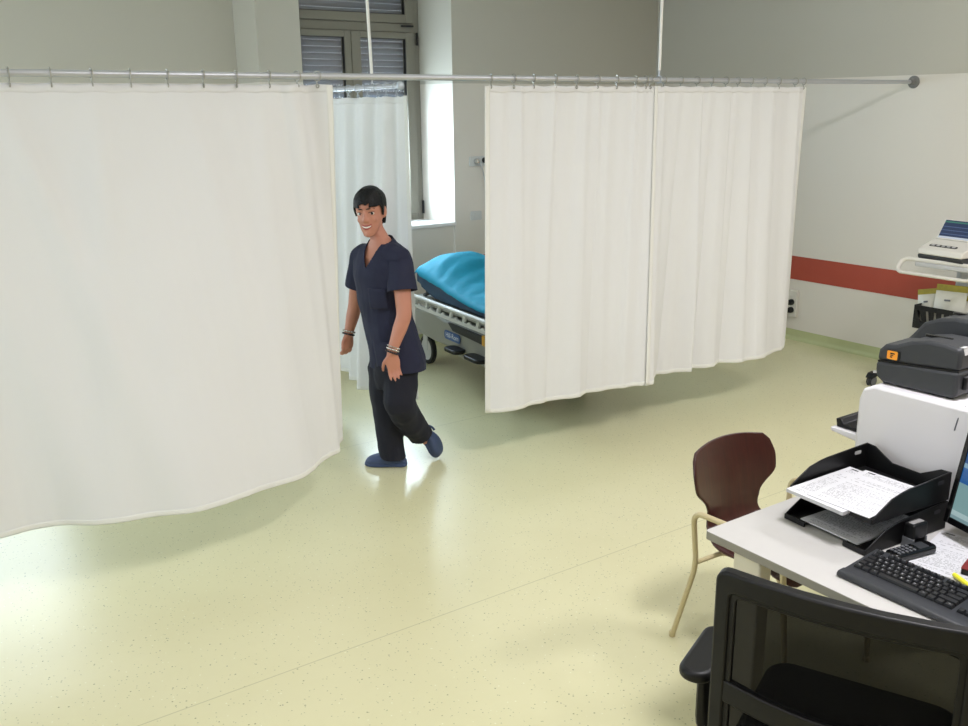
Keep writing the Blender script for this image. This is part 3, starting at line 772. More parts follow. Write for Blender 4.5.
# ---- white multifunction printer at the far end of the desk
PX0, PX1, PY0, PY1, PZ = 2.705, 3.12, 1.22, 1.725, 1.105
pr = empty('office_printer', (PX0, PY0, DT), label='tall white office printer on the desk beneath a black label printer', cat='printer')
w, d, h = PX1-PX0, PY1-PY0, PZ-DT
bm = BM(); prism(bm, [(0.012, 0), (d-.012, 0), (d-.0, .02), (d, h-.055), (d-.012, h-.018), (d-.05, h), (.05, h), (.012, h-.018), (0, h-.055), (0, .02)], .006, w, basis((0, 0, .0), Vector((0, 1, 0)), Vector((0, 0, 1)), Vector((1, 0, 0))))
obj('body', bm, M_['white'], pr, bevel=.010, seg=3)
bm = BM(); tube(bm, fillet([(.0055, .172, h-.075), (.0055, .165, h-.03), (.03, .16, h+.0005)], .03), .0022, 6); obj('panel_gap', bm, M_['mgrey'], pr)
bm = BM(); prism(bm, [(0, 0), (.165, .02), (.17, .035), (.0, .035)], .10, w-.03, basis((0, d-.01, .115), Vector((0, 1, 0)), Vector((0, 0, 1)), Vector((1, 0, 0)))); tr_ = obj('output_tray', bm, M_['white'], pr, bevel=.004)
bm = BM()
prism(bm, [(0, .0), (.152, .0), (.158, .03), (.14, .034), (.125, .016), (.06, .012), (.0, .012)], .115, w-.045, basis((0, d-.008, .151), Vector((0, 1, 0)), Vector((0, 0, 1)), Vector((1, 0, 0)))); obj('paper_stop', bm, M_['black'], tr_, bevel=.003)
bm = BM(); prism(bm, rrect(w-.08, .05, .01, cx=w/2, cy=.20), -.003, .01, basis((0, d, .0), Vector((1, 0, 0)), Vector((0, 0, 1)), Vector((0, -1, 0)))); obj('paper_slot', bm, M_['black'], pr)

# ---- label printers
def label_printer(x0, y0, rz, label, badge, L=.275, Wd=.205, H=.185):
    t = empty('label_printer', (x0, y0, PZ+.001), rz, label=label, cat='label printer')
    # local: y = length, x = width, side facing -x is seen
    Mp = basis((0, 0, 0), Vector((0, 1, 0)), Vector((0, 0, 1)), Vector((1, 0, 0)))
    base = [(.02, .004), (L-.03, .004), (L-.004, .02), (L, .045), (L, .0715), (0, .0905), (0, .03), (.0, .012)]
    bm = BM(); prism(bm, base, 0, Wd, Mp); obj('base', bm, M_['dgrey'], t, bevel=.010, seg=3)
    lid = [(0, .0945), (0, .145), (.006, .166), (.022, H-.006), (.055, H), (.110, H), (.165, H-.012), (.215, H-.034), (L-.022, .132), (L-.004, .112), (L, .0755)]
    bm = BM(); prism(bm, lid, .002, Wd-.002, Mp); ld = obj('lid', bm, M_['dgrey'], t, bevel=.012, seg=3)
    bm = BM(); prism(bm, [(.004, .0895), (L-.004, .0705), (L-.004, .0765), (.004, .0955)], .004, Wd-.004, Mp); obj('seam', bm, M_['black'], t)
    bm = BM(); prism(bm, rrect(.09, .012, .005, cx=L*.42, cy=Wd/2), H-.006, H+.002, basis((0, 0, 0), Vector((0, 1, 0)), Vector((1, 0, 0)), Vector((0, 0, -1))) if False else Matrix(((0, 1, 0, 0), (1, 0, 0, 0), (0, 0, 1, 0), (0, 0, 0, 1)))); obj('lid_window', bm, M_['blackgloss'], ld)
    # pale release strip down the front shoulder
    bm = BM(); pts = [(.058, H-.001), (.024, H-.007), (.006, .165), (-.0005, .145)]
    for (a0, z0), (a1, z1) in zip(pts, pts[1:]):
        box(bm, 0, .030, 0, math.hypot(a1-a0, z1-z0)+.002, -.001, .004, basis((.022, a0, z0), Vector((1, 0, 0)), Vector((0, a1-a0, z1-z0)).normalized(), Vector((1, 0, 0)).cross(Vector((0, a1-a0, z1-z0)).normalized())))
    obj('release_strip', bm, M_['lgrey'], t)
    bm = BM(); box(bm, .03, Wd-.03, -.012, .02, .03, .075); obj('label_mouth', bm, M_['black'], t, bevel=.006)
    for x in (.025, Wd-.025):
        for y in (.03, L-.03):
            bm = BM(); lathe(bm, [(.011, 0), (.011, .006)], Matrix.Translation((x, y, 0)), 12); obj('rubber_foot', bm, M_['black'], t)
    if badge:
        Me = basis((.001, L-.056, .103), Vector((0, -1, 0)), Vector((0, 0, 1)), Vector((-1, 0, 0)))
        bm = BM(); prism(bm, rrect(.046, .033, .006, cx=.003), 0, .0015, Me); e0 = obj('badge_plate', bm, M_['black'], t)
        bm = BM(); prism(bm, rrect(.036, .028, .004, cx=-.001), .001, .0028, Me); e = obj('badge', bm, M_['orange'], e0)
        bm = BM()
        for o in ([(-.008, .008), (.006, .008), (.009, .004), (.004, .004), (-.004, .003), (-.008, .004)], [(-.008, .001), (.002, .001), (.004, -.002), (-.004, -.002), (-.008, -.001)], [(-.008, -.004), (-.001, -.004), (0, -.008), (-.008, -.008)]):
            prism(bm, [(a, b_) for a, b_ in o], .0028, .0034, Me)
        obj('badge_stripes', bm, M_['black'], e)
    return t
label_printer(2.757, 1.425, .03, 'dark grey label printer with an orange badge, nearest on the white printer', True, Wd=.165, H=.172)
label_printer(2.945, 1.452, -.02, 'dark grey label printer standing behind the one with orange badge', False, L=.275, Wd=.165, H=.215)

# ---- two stacked letter trays
def letter_tray(loc, rz, label, W_=.306, D_=.36, Hs=.078, front=.018):
    t = empty('letter_tray', loc, rz, label=label, cat='letter tray', group=None)
    Mx_ = basis((0, 0, 0), Vector((1, 0, 0)), Vector((0, 0, 1)), Vector((0, -1, 0)))
    bm = BM(); o = [(0, -W_/2), (.0, -W_/2+.07), (.028, -.065), (.028, .065), (0, W_/2-.07), (0, W_/2), (D_, W_/2), (D_, -W_/2)]
    prism(bm, o, .006, .010); obj('floor_panel', bm, M_['black'], t, bevel=.001)
    side = [(0, .0), (.0, .012), (.004, front), (.03, front+.016), (.08, front+.044), (.13, Hs-.004), (.16, Hs), (D_-.01, Hs+.012), (D_, Hs+.012), (D_, .0)]
    for s in (-1, 1):
        bm = BM(); prism(bm, side, 0, .006, Matrix.Translation((0, s*(W_/2-.003)+.003, 0)) @ Mx_); obj('side_wall', bm, M_['black'], t, bevel=.0022)
    back = [(-W_/2, 0), (-W_/2, Hs+.012), (-W_/2+.035, Hs+.010), (-W_/2+.08, Hs-.014), (-.05, Hs-.026), (.05, Hs-.026), (W_/2-.08, Hs-.014), (W_/2-.035, Hs+.010), (W_/2, Hs+.012), (W_/2, 0)]
    bm = BM(); prism(bm, back, 0, .005, basis((D_, 0, 0), Vector((0, 1, 0)), Vector((0, 0, 1)), Vector((1, 0, 0)))); obj('back_wall', bm, M_['black'], t, bevel=.0016)
    for s in (-1, 1):
        bm = BM(); box(bm, -.003, .003, s*.152-.0 if s < 0 else .072, s*.072 if s < 0 else .152, .0, .017); obj('front_lip', bm, M_['black'], t, bevel=.002)
        bm = BM(); prism(bm, rrect(.030, .012, .005, cx=D_-.045, cy=Hs-.012), .0, .0075, Matrix.Translation((0, s*(W_/2-.003)+.0037, 0)) @ Mx_); obj('stacking_slot', bm, M_['lgrey'] if s > 0 else M_['dgrey'], t)
    return t
TRZ = math.radians(-5)
TB = Vector((2.30, 1.535, DT))
def tloc(a, b_, z): 
    return TB+Matrix.Rotation(TRZ, 3, 'Z') @ Vector((a, b_, z))
letter_tray(tloc(0, 0, .001), TRZ, 'lower black letter tray, standing on the grey desk')
letter_tray(tloc(.015, 0, .0955), TRZ, 'upper black letter tray, stacked and full of printed sheets', D_=.345)
# paper
def sheet(name, c, rz, L, Wd, th, label, group=None, tilt=0.0, curl=0.0, cat='paper', parts=True):
    """c = centre bottom; long edge along local x"""
    bm = BM(); n = 12; T = []; B_ = []
    uv = bm.loops.layers.uv.verify()
    for i in range(n+1):
        a = -L/2+L*i/n; z = curl*((a/L)**2)*4*(1 if a < 0 else .3)+tilt*a
        T.append([bm.verts.new((a, s*Wd/2, z+th)) for s in (-1, 1)]); B_.append([bm.verts.new((a, s*Wd/2, z)) for s in (-1, 1)])
    for i in range(n):
        f = bm.faces.new((T[i][0], T[i+1][0], T[i+1][1], T[i][1]))
        for l, (u_, v_) in zip(f.loops, ((0, i/n), (0, (i+1)/n), (1, (i+1)/n), (1, i/n))): l[uv].uv = (1-u_, v_)
        bm.faces.new((B_[i][1], B_[i+1][1], B_[i+1][0], B_[i][0]))
        for s in (0, 1): bm.faces.new((T[i][s], B_[i][s], B_[i+1][s], T[i+1][s]))
    for i in (0, n): bm.faces.new((T[i][0], T[i][1], B_[i][1], B_[i][0]))
    o = obj(name, bm, M_['paper'], angle=30); o.location = c; o.rotation_euler = (0, 0, rz)
    tag(o, label, cat, group); return o
sheet('paper_stack', tloc(.165, .0, .0125), TRZ+.02, .297, .21, .004, 'sheets of paper lying in the lower letter tray')
sheet('paper_stack', tloc(.125, .030, .1085), TRZ+.02, .297, .21, .011, 'stack of printed forms in the upper tray, poking out at the front', tilt=.03)
sheet('printed_form', tloc(.145, -.030, .1205), TRZ+.085, .297, .21, .002, 'topmost printed form on the stack in the upper tray', tilt=.03)
pc = (onz(950, 553, DT))
sheet('paper_sheet', (2.502, 1.215, DT+.0005), .20, .297, .21, .0012, 'loose printed sheet lying on desk before the monitor')
sheet('paper_sheet', (2.60, 1.09, DT+.0020), .12, .297, .21, .0010, 'loose sheet on desk partly under the dark red booklet')

# ---- cordless phone handset
pz = DT+.002
a0 = Vector((2.318, 1.325, 0)); a1 = Vector((2.478, 1.295, 0)); ax = (a1-a0).normalized(); ay = Vector((-ax.y, ax.x, 0))
ph = empty('cordless_phone', (a0.x, a0.y, pz), math.atan2(ax.y, ax.x), label='black cordless phone handset lying between keyboard and letter trays', cat='phone')
bm = BM(); prism(bm, [(a, b_) for a, b_ in rrect(.165, .050, .016, cx=.080)], .001, .024); obj('handset', bm, M_['blackgloss'], ph, bevel=.007, seg=3)
bm = BM(); prism(bm, rrect(.040, .034, .004, cx=.115), .023, .0252); obj('display', bm, M_['dgrey'], ph, bevel=.001)
for r in range(5):
    for c_ in range(3):
        bm = BM(); prism(bm, rrect(.0085, .010, .003, cx=.018+r*.0145, cy=-.0135+c_*.0135), .023, .0262); obj('key', bm, [M_['mgrey']] , ph)
bm = BM(); prism(bm, rrect(.012, .020, .005, cx=.089), .0235, .0262); obj('navigation_key', bm, M_['chrome'], ph)

# ---- self-inking stamp by the trays
st = empty('rubber_stamp', (2.462, 1.340, DT), -.10, label='small black stamp with a pale printed top, beside the letter trays', cat='stamp')
bm = BM(); prism(bm, rrect(.062, .036, .006), .030, .078); obj('stamp_head', bm, M_['black'], st, bevel=.005, seg=3)
bm = BM(); prism(bm, rrect(.050, .017, .003), .0775, .0792); obj('label_window', bm, mat('stamp_label_film', (150, 148, 146), .3, var=.4, vscale=160), st)
bm = BM()
for x in (-.028, .028):
    box(bm, x-.004, x+.004, -.019, .019, .0, .034)
box(bm, -.032, .032, -.021, -.017, 0, .012); box(bm, -.032, .032, .017, .021, 0, .012)
obj('stamp_foot', bm, M_['mgrey'], st, bevel=.0015)

# ---- keyboard
kx, ky = 2.118, 1.362
kb = empty('keyboard', (kx, ky, DT), -.01, label='black full-size computer keyboard lying along the desk edge', cat='keyboard')
# local: u = -y along the keys (0..0.455), v = x depth (0..0.165)
KM = basis((0, 0, 0), Vector((0, -1, 0)), Vector((1, 0, 0)), Vector((0, 0, 1)))
KL, KD = .455, .190
kprof = [(0, .0), (0, .010), (.006, .016), (.03, .017), (.036, .014), (KD-.008, .029), (KD, .026), (KD, .006), (.01, .0)]
bm = BM(); prism(bm, kprof, 0, KL, basis((0, 0, .002), Vector((1, 0, 0)), Vector((0, 0, 1)), Vector((0, -1, 0)))); obj('housing', bm, M_['dgrey'], kb, bevel=.003)
kproto = {}
sl_ = math.atan2(.015, KD-.044)
def key(u, v, wu, wv, leg, name='key'):
    zz = .002+.014+(v-.036)*math.tan(sl_)
    bm = BM(); i = .0018
    A = [(-wu/2, -wv/2), (wu/2, -wv/2), (wu/2, wv/2), (-wu/2, wv/2)]
    loft(bm, [[Vector((a, b_, 0)) for a, b_ in A], [Vector((a*(1-2*.0008/wu), b_*(1-2*.0008/wv), .004)) for a, b_ in A], [Vector((a*(1-2*.0028/wu), b_*(1-2*.0024/wv), .0085)) for a, b_ in A]])
    if leg: text_mesh(leg, .0065 if len(leg) == 1 else .0038, Matrix.Translation((-wu*.12 if len(leg) == 1 else 0, wv*.08, .0087)) @ Matrix.Rotation(0, 4, 'Z'), bm, 1, .0001)
    o = obj(name, bm, [M_['keyc'], M_['legend']], kb, smooth=False)
    o.matrix_local = KM @ Matrix.Translation((u, v, zz)) @ Matrix.Rotation(sl_, 4, 'X')
U = .019
rows = [
 (.168, [(.0, .9, 'Esc')]+[(1.9+i+(.5 if i > 3 else 0)+(.5 if i > 7 else 0), .95, 'F%d' % (i+1)) for i in range(12)]),
 (.143, [(i, .95, c) for i, c in enumerate('\\1234567890\'')]+[(12, .95, 'i'), (13, 1.95, '')]),
 (.124, [(0, 1.45, '')]+[(1.5+i, .95, c) for i, c in enumerate('QWERTYUIOP')]+[(11.5, .95, ''), (12.5, .95, '+'), (13.5, 1.45, '')]),
 (.105, [(0, 1.7, '')]+[(1.75+i, .95, c) for i, c in enumerate('ASDFGHJKL')]+[(10.75, .95, ''), (11.75, .95, ''), (12.75, 2.2, '')]),
 (.086, [(0, 1.2, ''), (1.25, .95, '<')]+[(2.25+i, .95, c) for i, c in enumerate('ZXCVBNM,.-')]+[(12.25, 2.7, '')]),
 (.066, [(0, 1.2, 'Ctrl'), (1.25, 1.2, ''), (2.5, 1.2, 'Alt'), (3.75, 6.2, ''), (10, 1.2, 'Alt'), (11.25, 1.2, ''), (12.5, 1.2, ''), (13.75, 1.2, 'Ctrl')]),
]
for v, ks in rows:
    for (u, wu, leg) in ks:
        key(.014+(u+wu/2)*U, v-.0, wu*U, .0172 if v < .16 else .0135, leg)
for r, v in enumerate((.143, .124)):
    for i in range(3): key(.014+(15.6+i+.48)*U, v, .95*U, .0172, '')
for (i, v) in ((1, .086), (0, .066), (1, .066), (2, .066)): key(.014+(15.6+i+.48)*U, v, .95*U, .0172, '')

# ---- monitor
mn = Vector((-.955, .29, 0)).normalized(); me_ = Vector((-mn.y*-1, 0, 0)); me_ = Vector((-.29, -.955, 0)).normalized()   # me_: towards the right-hand side seen from the front
mo = empty('monitor', (2.72, 1.06, DT), label='black-framed flat monitor showing a blue screen, at the right edge', cat='monitor')
tiltm = math.radians(10)
mu = (Vector((0, 0, 1))*math.cos(tiltm)-mn*math.sin(tiltm)).normalized(); mf = me_.cross(mu) if me_.cross(mu).dot(mn) > 0 else mu.cross(me_)
mc = Vector((2.595, 1.332, .783))-Vector((2.72, 1.06, DT))       # lower left corner of the bezel
Mm = basis(tuple(mc), me_, mu, mf)
MWd, MH = .47, .36
bm = BM(); prism(bm, rrect(MWd, MH, .006, cx=MWd/2, cy=MH/2), -.035, -.006, Mm); obj('back_shell', bm, M_['black'], mo, bevel=.006)
bm = BM()
for (a0_, a1_, b0_, b1_) in ((0, .016, 0, MH), (MWd-.016, MWd, 0, MH), (.016, MWd-.016, 0, .02), (.016, MWd-.016, MH-.016, MH)): box(bm, a0_, a1_, b0_, b1_, -.008, .0, Mm)
obj('bezel', bm, M_['blackgloss'], mo, bevel=.002)
M_['screen'] = screen_mat('monitor_picture', [(0, (130, 160, 165)), (.03, (176, 202, 204)), (.075, (132, 168, 170)), (.30, (128, 166, 172)), (.34, (36, 96, 160)), (.47, (42, 104, 168)), (.485, (140, 175, 196)), (.53, (40, 86, 140)), (.7, (120, 160, 190)), (.8, (60, 110, 160))], .75)
bm = BM(); uvquad(bm, [Mm @ Vector(p) for p in ((.016, .02, -.005), (MWd-.016, .02, -.005), (MWd-.016, MH-.016, -.005), (.016, MH-.016, -.005))]); obj('screen', bm, M_['screen'], mo, smooth=False)
bm = BM(); c0 = mc+me_*(MWd/2)+mu*.14-mf*.035
tube(bm, fillet([c0+mf*.01, c0-mf*.05, Vector((c0.x-mf.x*.055, c0.y-mf.y*.055, .012))], .03), .022, 14); obj('stand_neck', bm, M_['black'], mo)
bm = BM(); prism(bm, rrect(.22, .2, .05), 0.0, .014, basis((c0.x-mf.x*.03, c0.y-mf.y*.03, 0.001), me_, mn*-1, Vector((0, 0, 1)))); obj('stand_base', bm, M_['black'], mo, bevel=.005)

# ---- small items on the desk
t = empty('booklet', (2.460, 1.142, DT+.0035), .25, label='dark red booklet with black edge, before the monitor', cat='booklet')
bm = BM(); prism(bm, rrect(.10, .075, .004), 0, .016); obj('pages', bm, M_['black'], t, bevel=.001)
bm = BM(); prism(bm, rrect(.102, .077, .005), .016, .018); obj('cover', bm, M_['redbook'], t)
q0 = Vector((2.372, 1.168, DT+.009)); q1 = Vector((2.30, 1.06, DT+.043))
q1 = Vector((2.318, 1.055, DT+.0095)); 
t = empty('highlighter', (q0.x, q0.y, DT), math.atan2((q1-q0).y, (q1-q0).x), label='bright yellow highlighter pen lying between keyboard and loose sheets', cat='pen')
bm = BM(); lathe(bm, [(.0, 0), (.0055, 0), (.0065, .004), (.0065, .05), (.0060, .052)], Matrix.Translation((0, 0, .010)) @ Matrix.Rotation(PI/2, 4, 'Y'), 14); obj('cap', bm, M_['yel'], t)
bm = BM(); lathe(bm, [(.0058, .052), (.0058, .125), (.004, .13), (0, .13)], Matrix.Translation((0, 0, .010)) @ Matrix.Rotation(PI/2, 4, 'Y'), 14); obj('barrel', bm, M_['yel'], t)

# ================================================================== WOODEN VISITOR CHAIR
ch = empty('visitor_chair', (2.645, 1.98, 0), label='dark brown plywood chair with beige tube arms at the desk end', cat='chair')
# shell profile in (y, z) from seat front to top of back, and half width along it
prof = [(1.745, .405), (1.765, .428), (1.83, .440), (1.93, .432), (2.03, .424), (2.09, .428), (2.135, .445), (2.165, .475), (2.178, .51), (2.185, .56), (2.195, .62), (2.21, .69), (2.232, .765)]
hw = [.165, .195, .205, .21, .205, .19, .165, .145, .138, .150, .222, .228, .205]
def resample(P_, n):
    P_ = np.array(P_); s = np.r_[0, np.cumsum(np.hypot(*np.diff(P_, axis=0).T))]; q = np.linspace(0, s[-1], n)
    return np.c_[np.interp(q, s, P_[:, 0]), np.interp(q, s, P_[:, 1])], np.interp(q, s, np.arange(len(P_)))
PR_, ti = resample(prof, 60)
for _ in range(3):
    PR_[1:-1] = (PR_[:-2]+2*PR_[1:-1]+PR_[2:])/4
HW = np.interp(ti, np.arange(len(hw)), hw)
for _ in range(2): HW[1:-1] = (HW[:-2]+2*HW[1:-1]+HW[2:])/4
HW[0] = .15; HW[-1] = .188; HW[-2] = .201
bm = BM(); G = []
NW = 24
for i in range(60):
    row = []
    for j in range(NW+1):
        q = -1+2*j/NW
        cyv = (.045 if PR_[i][1] > .47 else 0)*min(1, max(0, (PR_[i][1]-.47)/.06))
        crown = (1-q*q)*.018 if i > 56 else 0
        row.append(bm.verts.new((q*HW[i], PR_[i][0]-1.98-cyv*q*q*(HW[i]/.22)**2, PR_[i][1]+(crown if i == 59 else crown*.5)+(.010*q*q if PR_[i][1] < .46 and i > 6 else 0))))
    G.append(row)
for i in range(59):
    for j in range(NW): bm.faces.new((G[i][j], G[i][j+1], G[i+1][j+1], G[i+1][j]))
obj('seat_shell', bm, M_['wood'], ch, solid=.011, bevel=.003, angle=60)
for s in (-1, 1):
    foot_r = (s*.228, .253, .004); knee = (s*.258, .125, .37); bend = (s*.275, .135, .585); fr = (s*.262, -.245, .590); ff = (s*.235, -.285, .004)
    bm = BM(); tube(bm, fillet([foot_r, knee, bend, fr, ff], .05, 7), .0105, 12); obj('side_frame', bm, M_['tubegold'], ch)
    bm = BM(); tube(bm, fillet([(s*.256, .12, .385), (s*.15, .09, .405), (s*.15, -.15, .415), (s*.24, -.26, .40)], .03), .009, 10); obj('seat_bracket', bm, M_['tubegold'], ch)
    for (x, y) in ((foot_r[0], foot_r[1]), (ff[0], ff[1])):
        bm = BM(); lathe(bm, [(.010, 0), (.0125, .002), (.0125, .022), (.0105, .024)], Matrix.Translation((x, y, 0)), 14); obj('foot_cap', bm, M_['tubegold'], ch)
bm = BM(); tube(bm, [(-.15, .06, .408), (.15, .06, .408)], .009, 10); obj('cross_bar', bm, M_['tubegold'], ch)

# ================================================================== OFFICE CHAIR IN THE FOREGROUND
ON = Vector((.916, .401, 0)); OE = Vector((.401, -.916, 0))
OC = ON*1.896+OE*(-.285)
oc = empty('office_chair', (OC.x+ON.x*.24, OC.y+ON.y*.24, 0), label='black mesh-backed office chair in front, back turned to the camera', cat='chair')
OO = OC-oc.location
def ob(s, n, z): return Vector((OO.x, OO.y, 0))+OE*s+ON*n+Vector((0, 0, z))      # s across, n forward
def curv(s): return .035*(s/.28)**2            # back wraps slightly forward at its sides
def bandloop(outer, inner, t0, t1):
    bm = BM(); A = []
    for o, t in ((outer, t0), (inner, t0), (inner, t1), (outer, t1)):
        A.append([bm.verts.new(ob(s, t+curv(s), z)) for s, z in o])
    n = len(outer)
    for a, b_ in ((0, 1), (1, 2), (2, 3), (3, 0)):
        for k in range(n): bm.faces.new((A[a][k], A[a][(k+1) % n], A[b_][(k+1) % n], A[b_][k]))
    return bm
def dens(loop, m=6):
    out = []
    for i in range(len(loop)):
        a, b_ = loop[i], loop[(i+1) % len(loop)]
        for k in range(m): out.append((a[0]+(b_[0]-a[0])*k/m, a[1]+(b_[1]-a[1])*k/m))
    return out
def rr2(s0, s1, z0, z1, r): return rrect(s1-s0, z1-z0, r, cx=(s0+s1)/2, cy=(z0+z1)/2)
outer = dens(rr2(-.282, .282, .49, .972, .03)); inner = dens(rr2(-.232, .232, .672, .915, .016))
bm = bandloop(outer, outer and dens(rr2(-.246, .246, .525, .922, .016)), -.012, .022)
fr_ = obj('backrest_frame', bm, M_['black'], oc, bevel=.006)
bm = bandloop(dens(rr2(-.250, .250, .520, .925, .016)), dens(rr2(-.232, .232, .545, .912, .016)), -.004, .014); obj('inner_rim', bm, M_['black'], fr_, bevel=.003)
bm = BM(); n = 24; g = []
for i in range(n+1):
    s = -.25+.5*i/n; zc = .650+.018*math.cos(s/.25*PI/2)*-1+.02
    g.append([ob(s, -.010+curv(s), zc-.034), ob(s, .018+curv(s), zc-.030), ob(s, .018+curv(s), zc+.020), ob(s, -.008+curv(s), zc+.022)])
loft(bm, g); obj('lumbar_bar', bm, M_['black'], fr_, bevel=.004)
bm = BM(); n = 20; G = []
for j in range(13):
    z = .535+.385*j/12; G.append([bm.verts.new(ob(-.236+.472*i/n, .004+curv(-.236+.472*i/n), z)) for i in range(n+1)])
for j in range(12):
    for i in range(n): bm.faces.new((G[j][i], G[j][i+1], G[j+1][i+1], G[j+1][i]))
obj('mesh_panel', bm, M_['mesh'], oc, angle=180)
OM = basis((OO.x, OO.y, 0), OE, ON, Vector((0, 0, 1)))
bm = BM(); prism(bm, rrect(.49, .47, .07, n=8, cx=0, cy=.255), .435, .500, OM); obj('seat', bm, mat('black_seat_fabric', (10, 10, 11), .95, spec=.15, bump=.2, bscale=500), oc, bevel=.022, seg=4)
bm = BM(); prism(bm, rrect(.40, .36, .05, cx=0, cy=.25), .415, .436, OM); obj('seat_pan', bm, M_['black'], oc, bevel=.006)
bm = BM(); g = [(-.02, .50), (-.028, .42), (.02, .385), (.20, .375), (.20, .40), (.03, .41), (-.008, .44), (0, .505)]
prism(bm, g, -.05, .05, basis((OO.x, OO.y, 0), ON, Vector((0, 0, 1)), OE)); obj('back_upright', bm, M_['black'], oc, bevel=.006)
for s in (-1, 1):
    sx = s*.335
    bm = BM(); prism(bm, [(a, b_) for a, b_ in rrect(.085, .25, .040, n=8, cx=sx, cy=.175)], .632, .664, OM); ap = obj('armrest', bm, M_['black'], oc, bevel=.012, seg=4)
    bm = BM(); tube(bm, fillet([OM @ Vector((sx, .16, .635)), OM @ Vector((sx, .16, .43)), OM @ Vector((s*.15, .16, .40))], .05), .022, 12, sq=.7); obj('arm_post', bm, M_['black'], ap)
bm = BM(); tube(bm, [OM @ Vector((0, .24, .09)), OM @ Vector((0, .24, .25))], .03, 16); tube(bm, [OM @ Vector((0, .24, .25)), OM @ Vector((0, .24, .42))], .017, 14); obj('gas_column', bm, M_['black'], oc)
for k in range(5):
    a = 2*PI*k/5+.35; d_ = Vector((math.cos(a), math.sin(a), 0)); c_ = OM @ Vector((0, .24, 0)); c_.z = 0
    bm = BM(); tube(bm, [c_+Vector((0, 0, .10)), c_+d_*.15+Vector((0, 0, .095)), c_+d_*.30+Vector((0, 0, .075))], [.028, .022, .015], 10); lg = obj('base_arm', bm, M_['black'], oc)
    for sgn in (-1, 1):
        bm = BM(); q = c_+d_*.29+Vector((0, 0, .027)); pn = Vector((-d_.y, d_.x, 0))
        lathe(bm, [(0, -.009), (.024, -.009), (.027, -.005), (.027, .005), (.024, .009), (0, .009)], basis(tuple(q+pn*(sgn*.014)), d_, Vector((0, 0, 1)), pn), 18); obj('castor', bm, M_['black'], lg)
    bm = BM(); tube(bm, [c_+d_*.29+Vector((0, 0, .025)), c_+d_*.29+Vector((0, 0, .08))], .008, 8); obj('castor_stem', bm, M_['black'], lg)

# ================================================================== ECG TROLLEY AGAINST THE RIGHT WALL
EX0, EX1, EY0, EY1 = 6.10, 6.62, 3.02, 3.58
et = empty('equipment_trolley', (6.36, 3.30, 0), label='white equipment trolley by the right wall carrying the recorder', cat='trolley')
def el(x, y, z): return Vector((x-6.36, y-3.30, z))
bm = BM(); prism(bm, rrect(EX1-EX0-.02, EY1-EY0, .03), .905, .935, Matrix.Translation((.01, 0, 0))); obj('shelf', bm, M_['lgrey'], et, bevel=.006)
bm = BM(); lp = [(-.28, -.30), (-.34, -.26), (-.34, .30), (-.28, .335), (-.22, .33), (-.22, -.30)]
hl = rrect(.115, .54, .045, n=7, cx=0, cy=.10)
tube(bm, [Vector((-.262+a*.66, b_, .905+a*.75)) for a, b_ in hl], .015, 10, closed=True, sq=.8); obj('handle', bm, M_['offwhite'], et)
bm = BM(); box(bm, -.03, .03, -.05, .05, .12, .91); box(bm, .12, .15, -.16, .16, .3, .905); obj('column', bm, M_['lgrey'], et, bevel=.008)
for k, (dx, dy) in enumerate(((-.30, .46), (-.30, -.25), (.22, .22), (.22, -.25))):
    bm = BM(); tube(bm, [Vector((0, 0, .13)), Vector((dx*.6, dy*.6, .12)), Vector((dx, dy, .095))], [.03, .024, .018], 10, sq=.6); lg = obj('base_arm', bm, M_['lgrey'], et)
    for sgn in (-1, 1):
        bm = BM(); lathe(bm, [(0, -.008), (.03, -.008), (.036, -.004), (.036, .004), (.03, .008), (0, .008)], basis((dx-.01, dy+sgn*.016, .036), Vector((1, 0, 0)), Vector((0, 0, 1)), Vector((0, -1, 0))), 20); wl = obj('castor', bm, M_['mgrey'], lg)
        bm = BM(); tube(bm, [Vector((dx-.01+.034*math.cos(a), dy+sgn*.016, .036+.034*math.sin(a))) for a in [2*PI*i/20 for i in range(20)]], .005, 8, closed=True); obj('tyre', bm, M_['tyre'], wl)
    bm = BM(); prism(bm, [(-.045, .06), (.03, .075), (.03, .10), (-.02, .095)], -.03, .03, basis((dx-.005, dy, 0), Vector((1, 0, 0)), Vector((0, 0, 1)), Vector((0, -1, 0)))); obj('castor_brake', bm, M_['black'], lg, bevel=.004)
# recorder
er = empty('ecg_recorder', (6.13, 3.405, .937), math.radians(-6), label='white recorder with a dark blue screen on top of the trolley', cat='medical recorder')
# local x = depth (away from the wall is negative), y along wall
Me_ = basis((0, 0, 0), Vector((1, 0, 0)), Vector((0, 0, 1)), Vector((0, -1, 0)))
bm = BM(); prism(bm, [(.05, .0), (.33, .0), (.34, .02), (.34, .052), (-.005, .052), (.005, .025)], -.17, .17, Me_); obj('base_shell', bm, M_['dgrey'], er, bevel=.008)
bm = BM(); prism(bm, [(-.010, .054), (.34, .054), (.34, .205), (.26, .205), (.155, .145), (.0, .095)], -.17, .17, Me_); obj('top_shell', bm, M_['offwhite'], er, bevel=.010, seg=3)
M_['ecg'] = screen_mat('recorder_picture', [(0, (206, 214, 226)), (.1, (44, 60, 96)), (.22, (84, 104, 140)), (.26, (40, 56, 92)), (.42, (84, 104, 140)), (.46, (40, 56, 92)), (.62, (84, 104, 140)), (.66, (38, 54, 90)), (.86, (66, 128, 110)), (.94, (40, 54, 88))], .8)
sd = Vector((.27-.155, 0, .175-.112)).normalized(); sn = Vector((-sd.z, 0, sd.x))
s0 = Vector((.165, 0, .118)); 
scr0 = Vector((.150, 0, .150)); scr1 = Vector((.225, 0, .275))
up_ = (scr1-scr0).normalized(); fn = Vector((-up_.z, 0, up_.x))
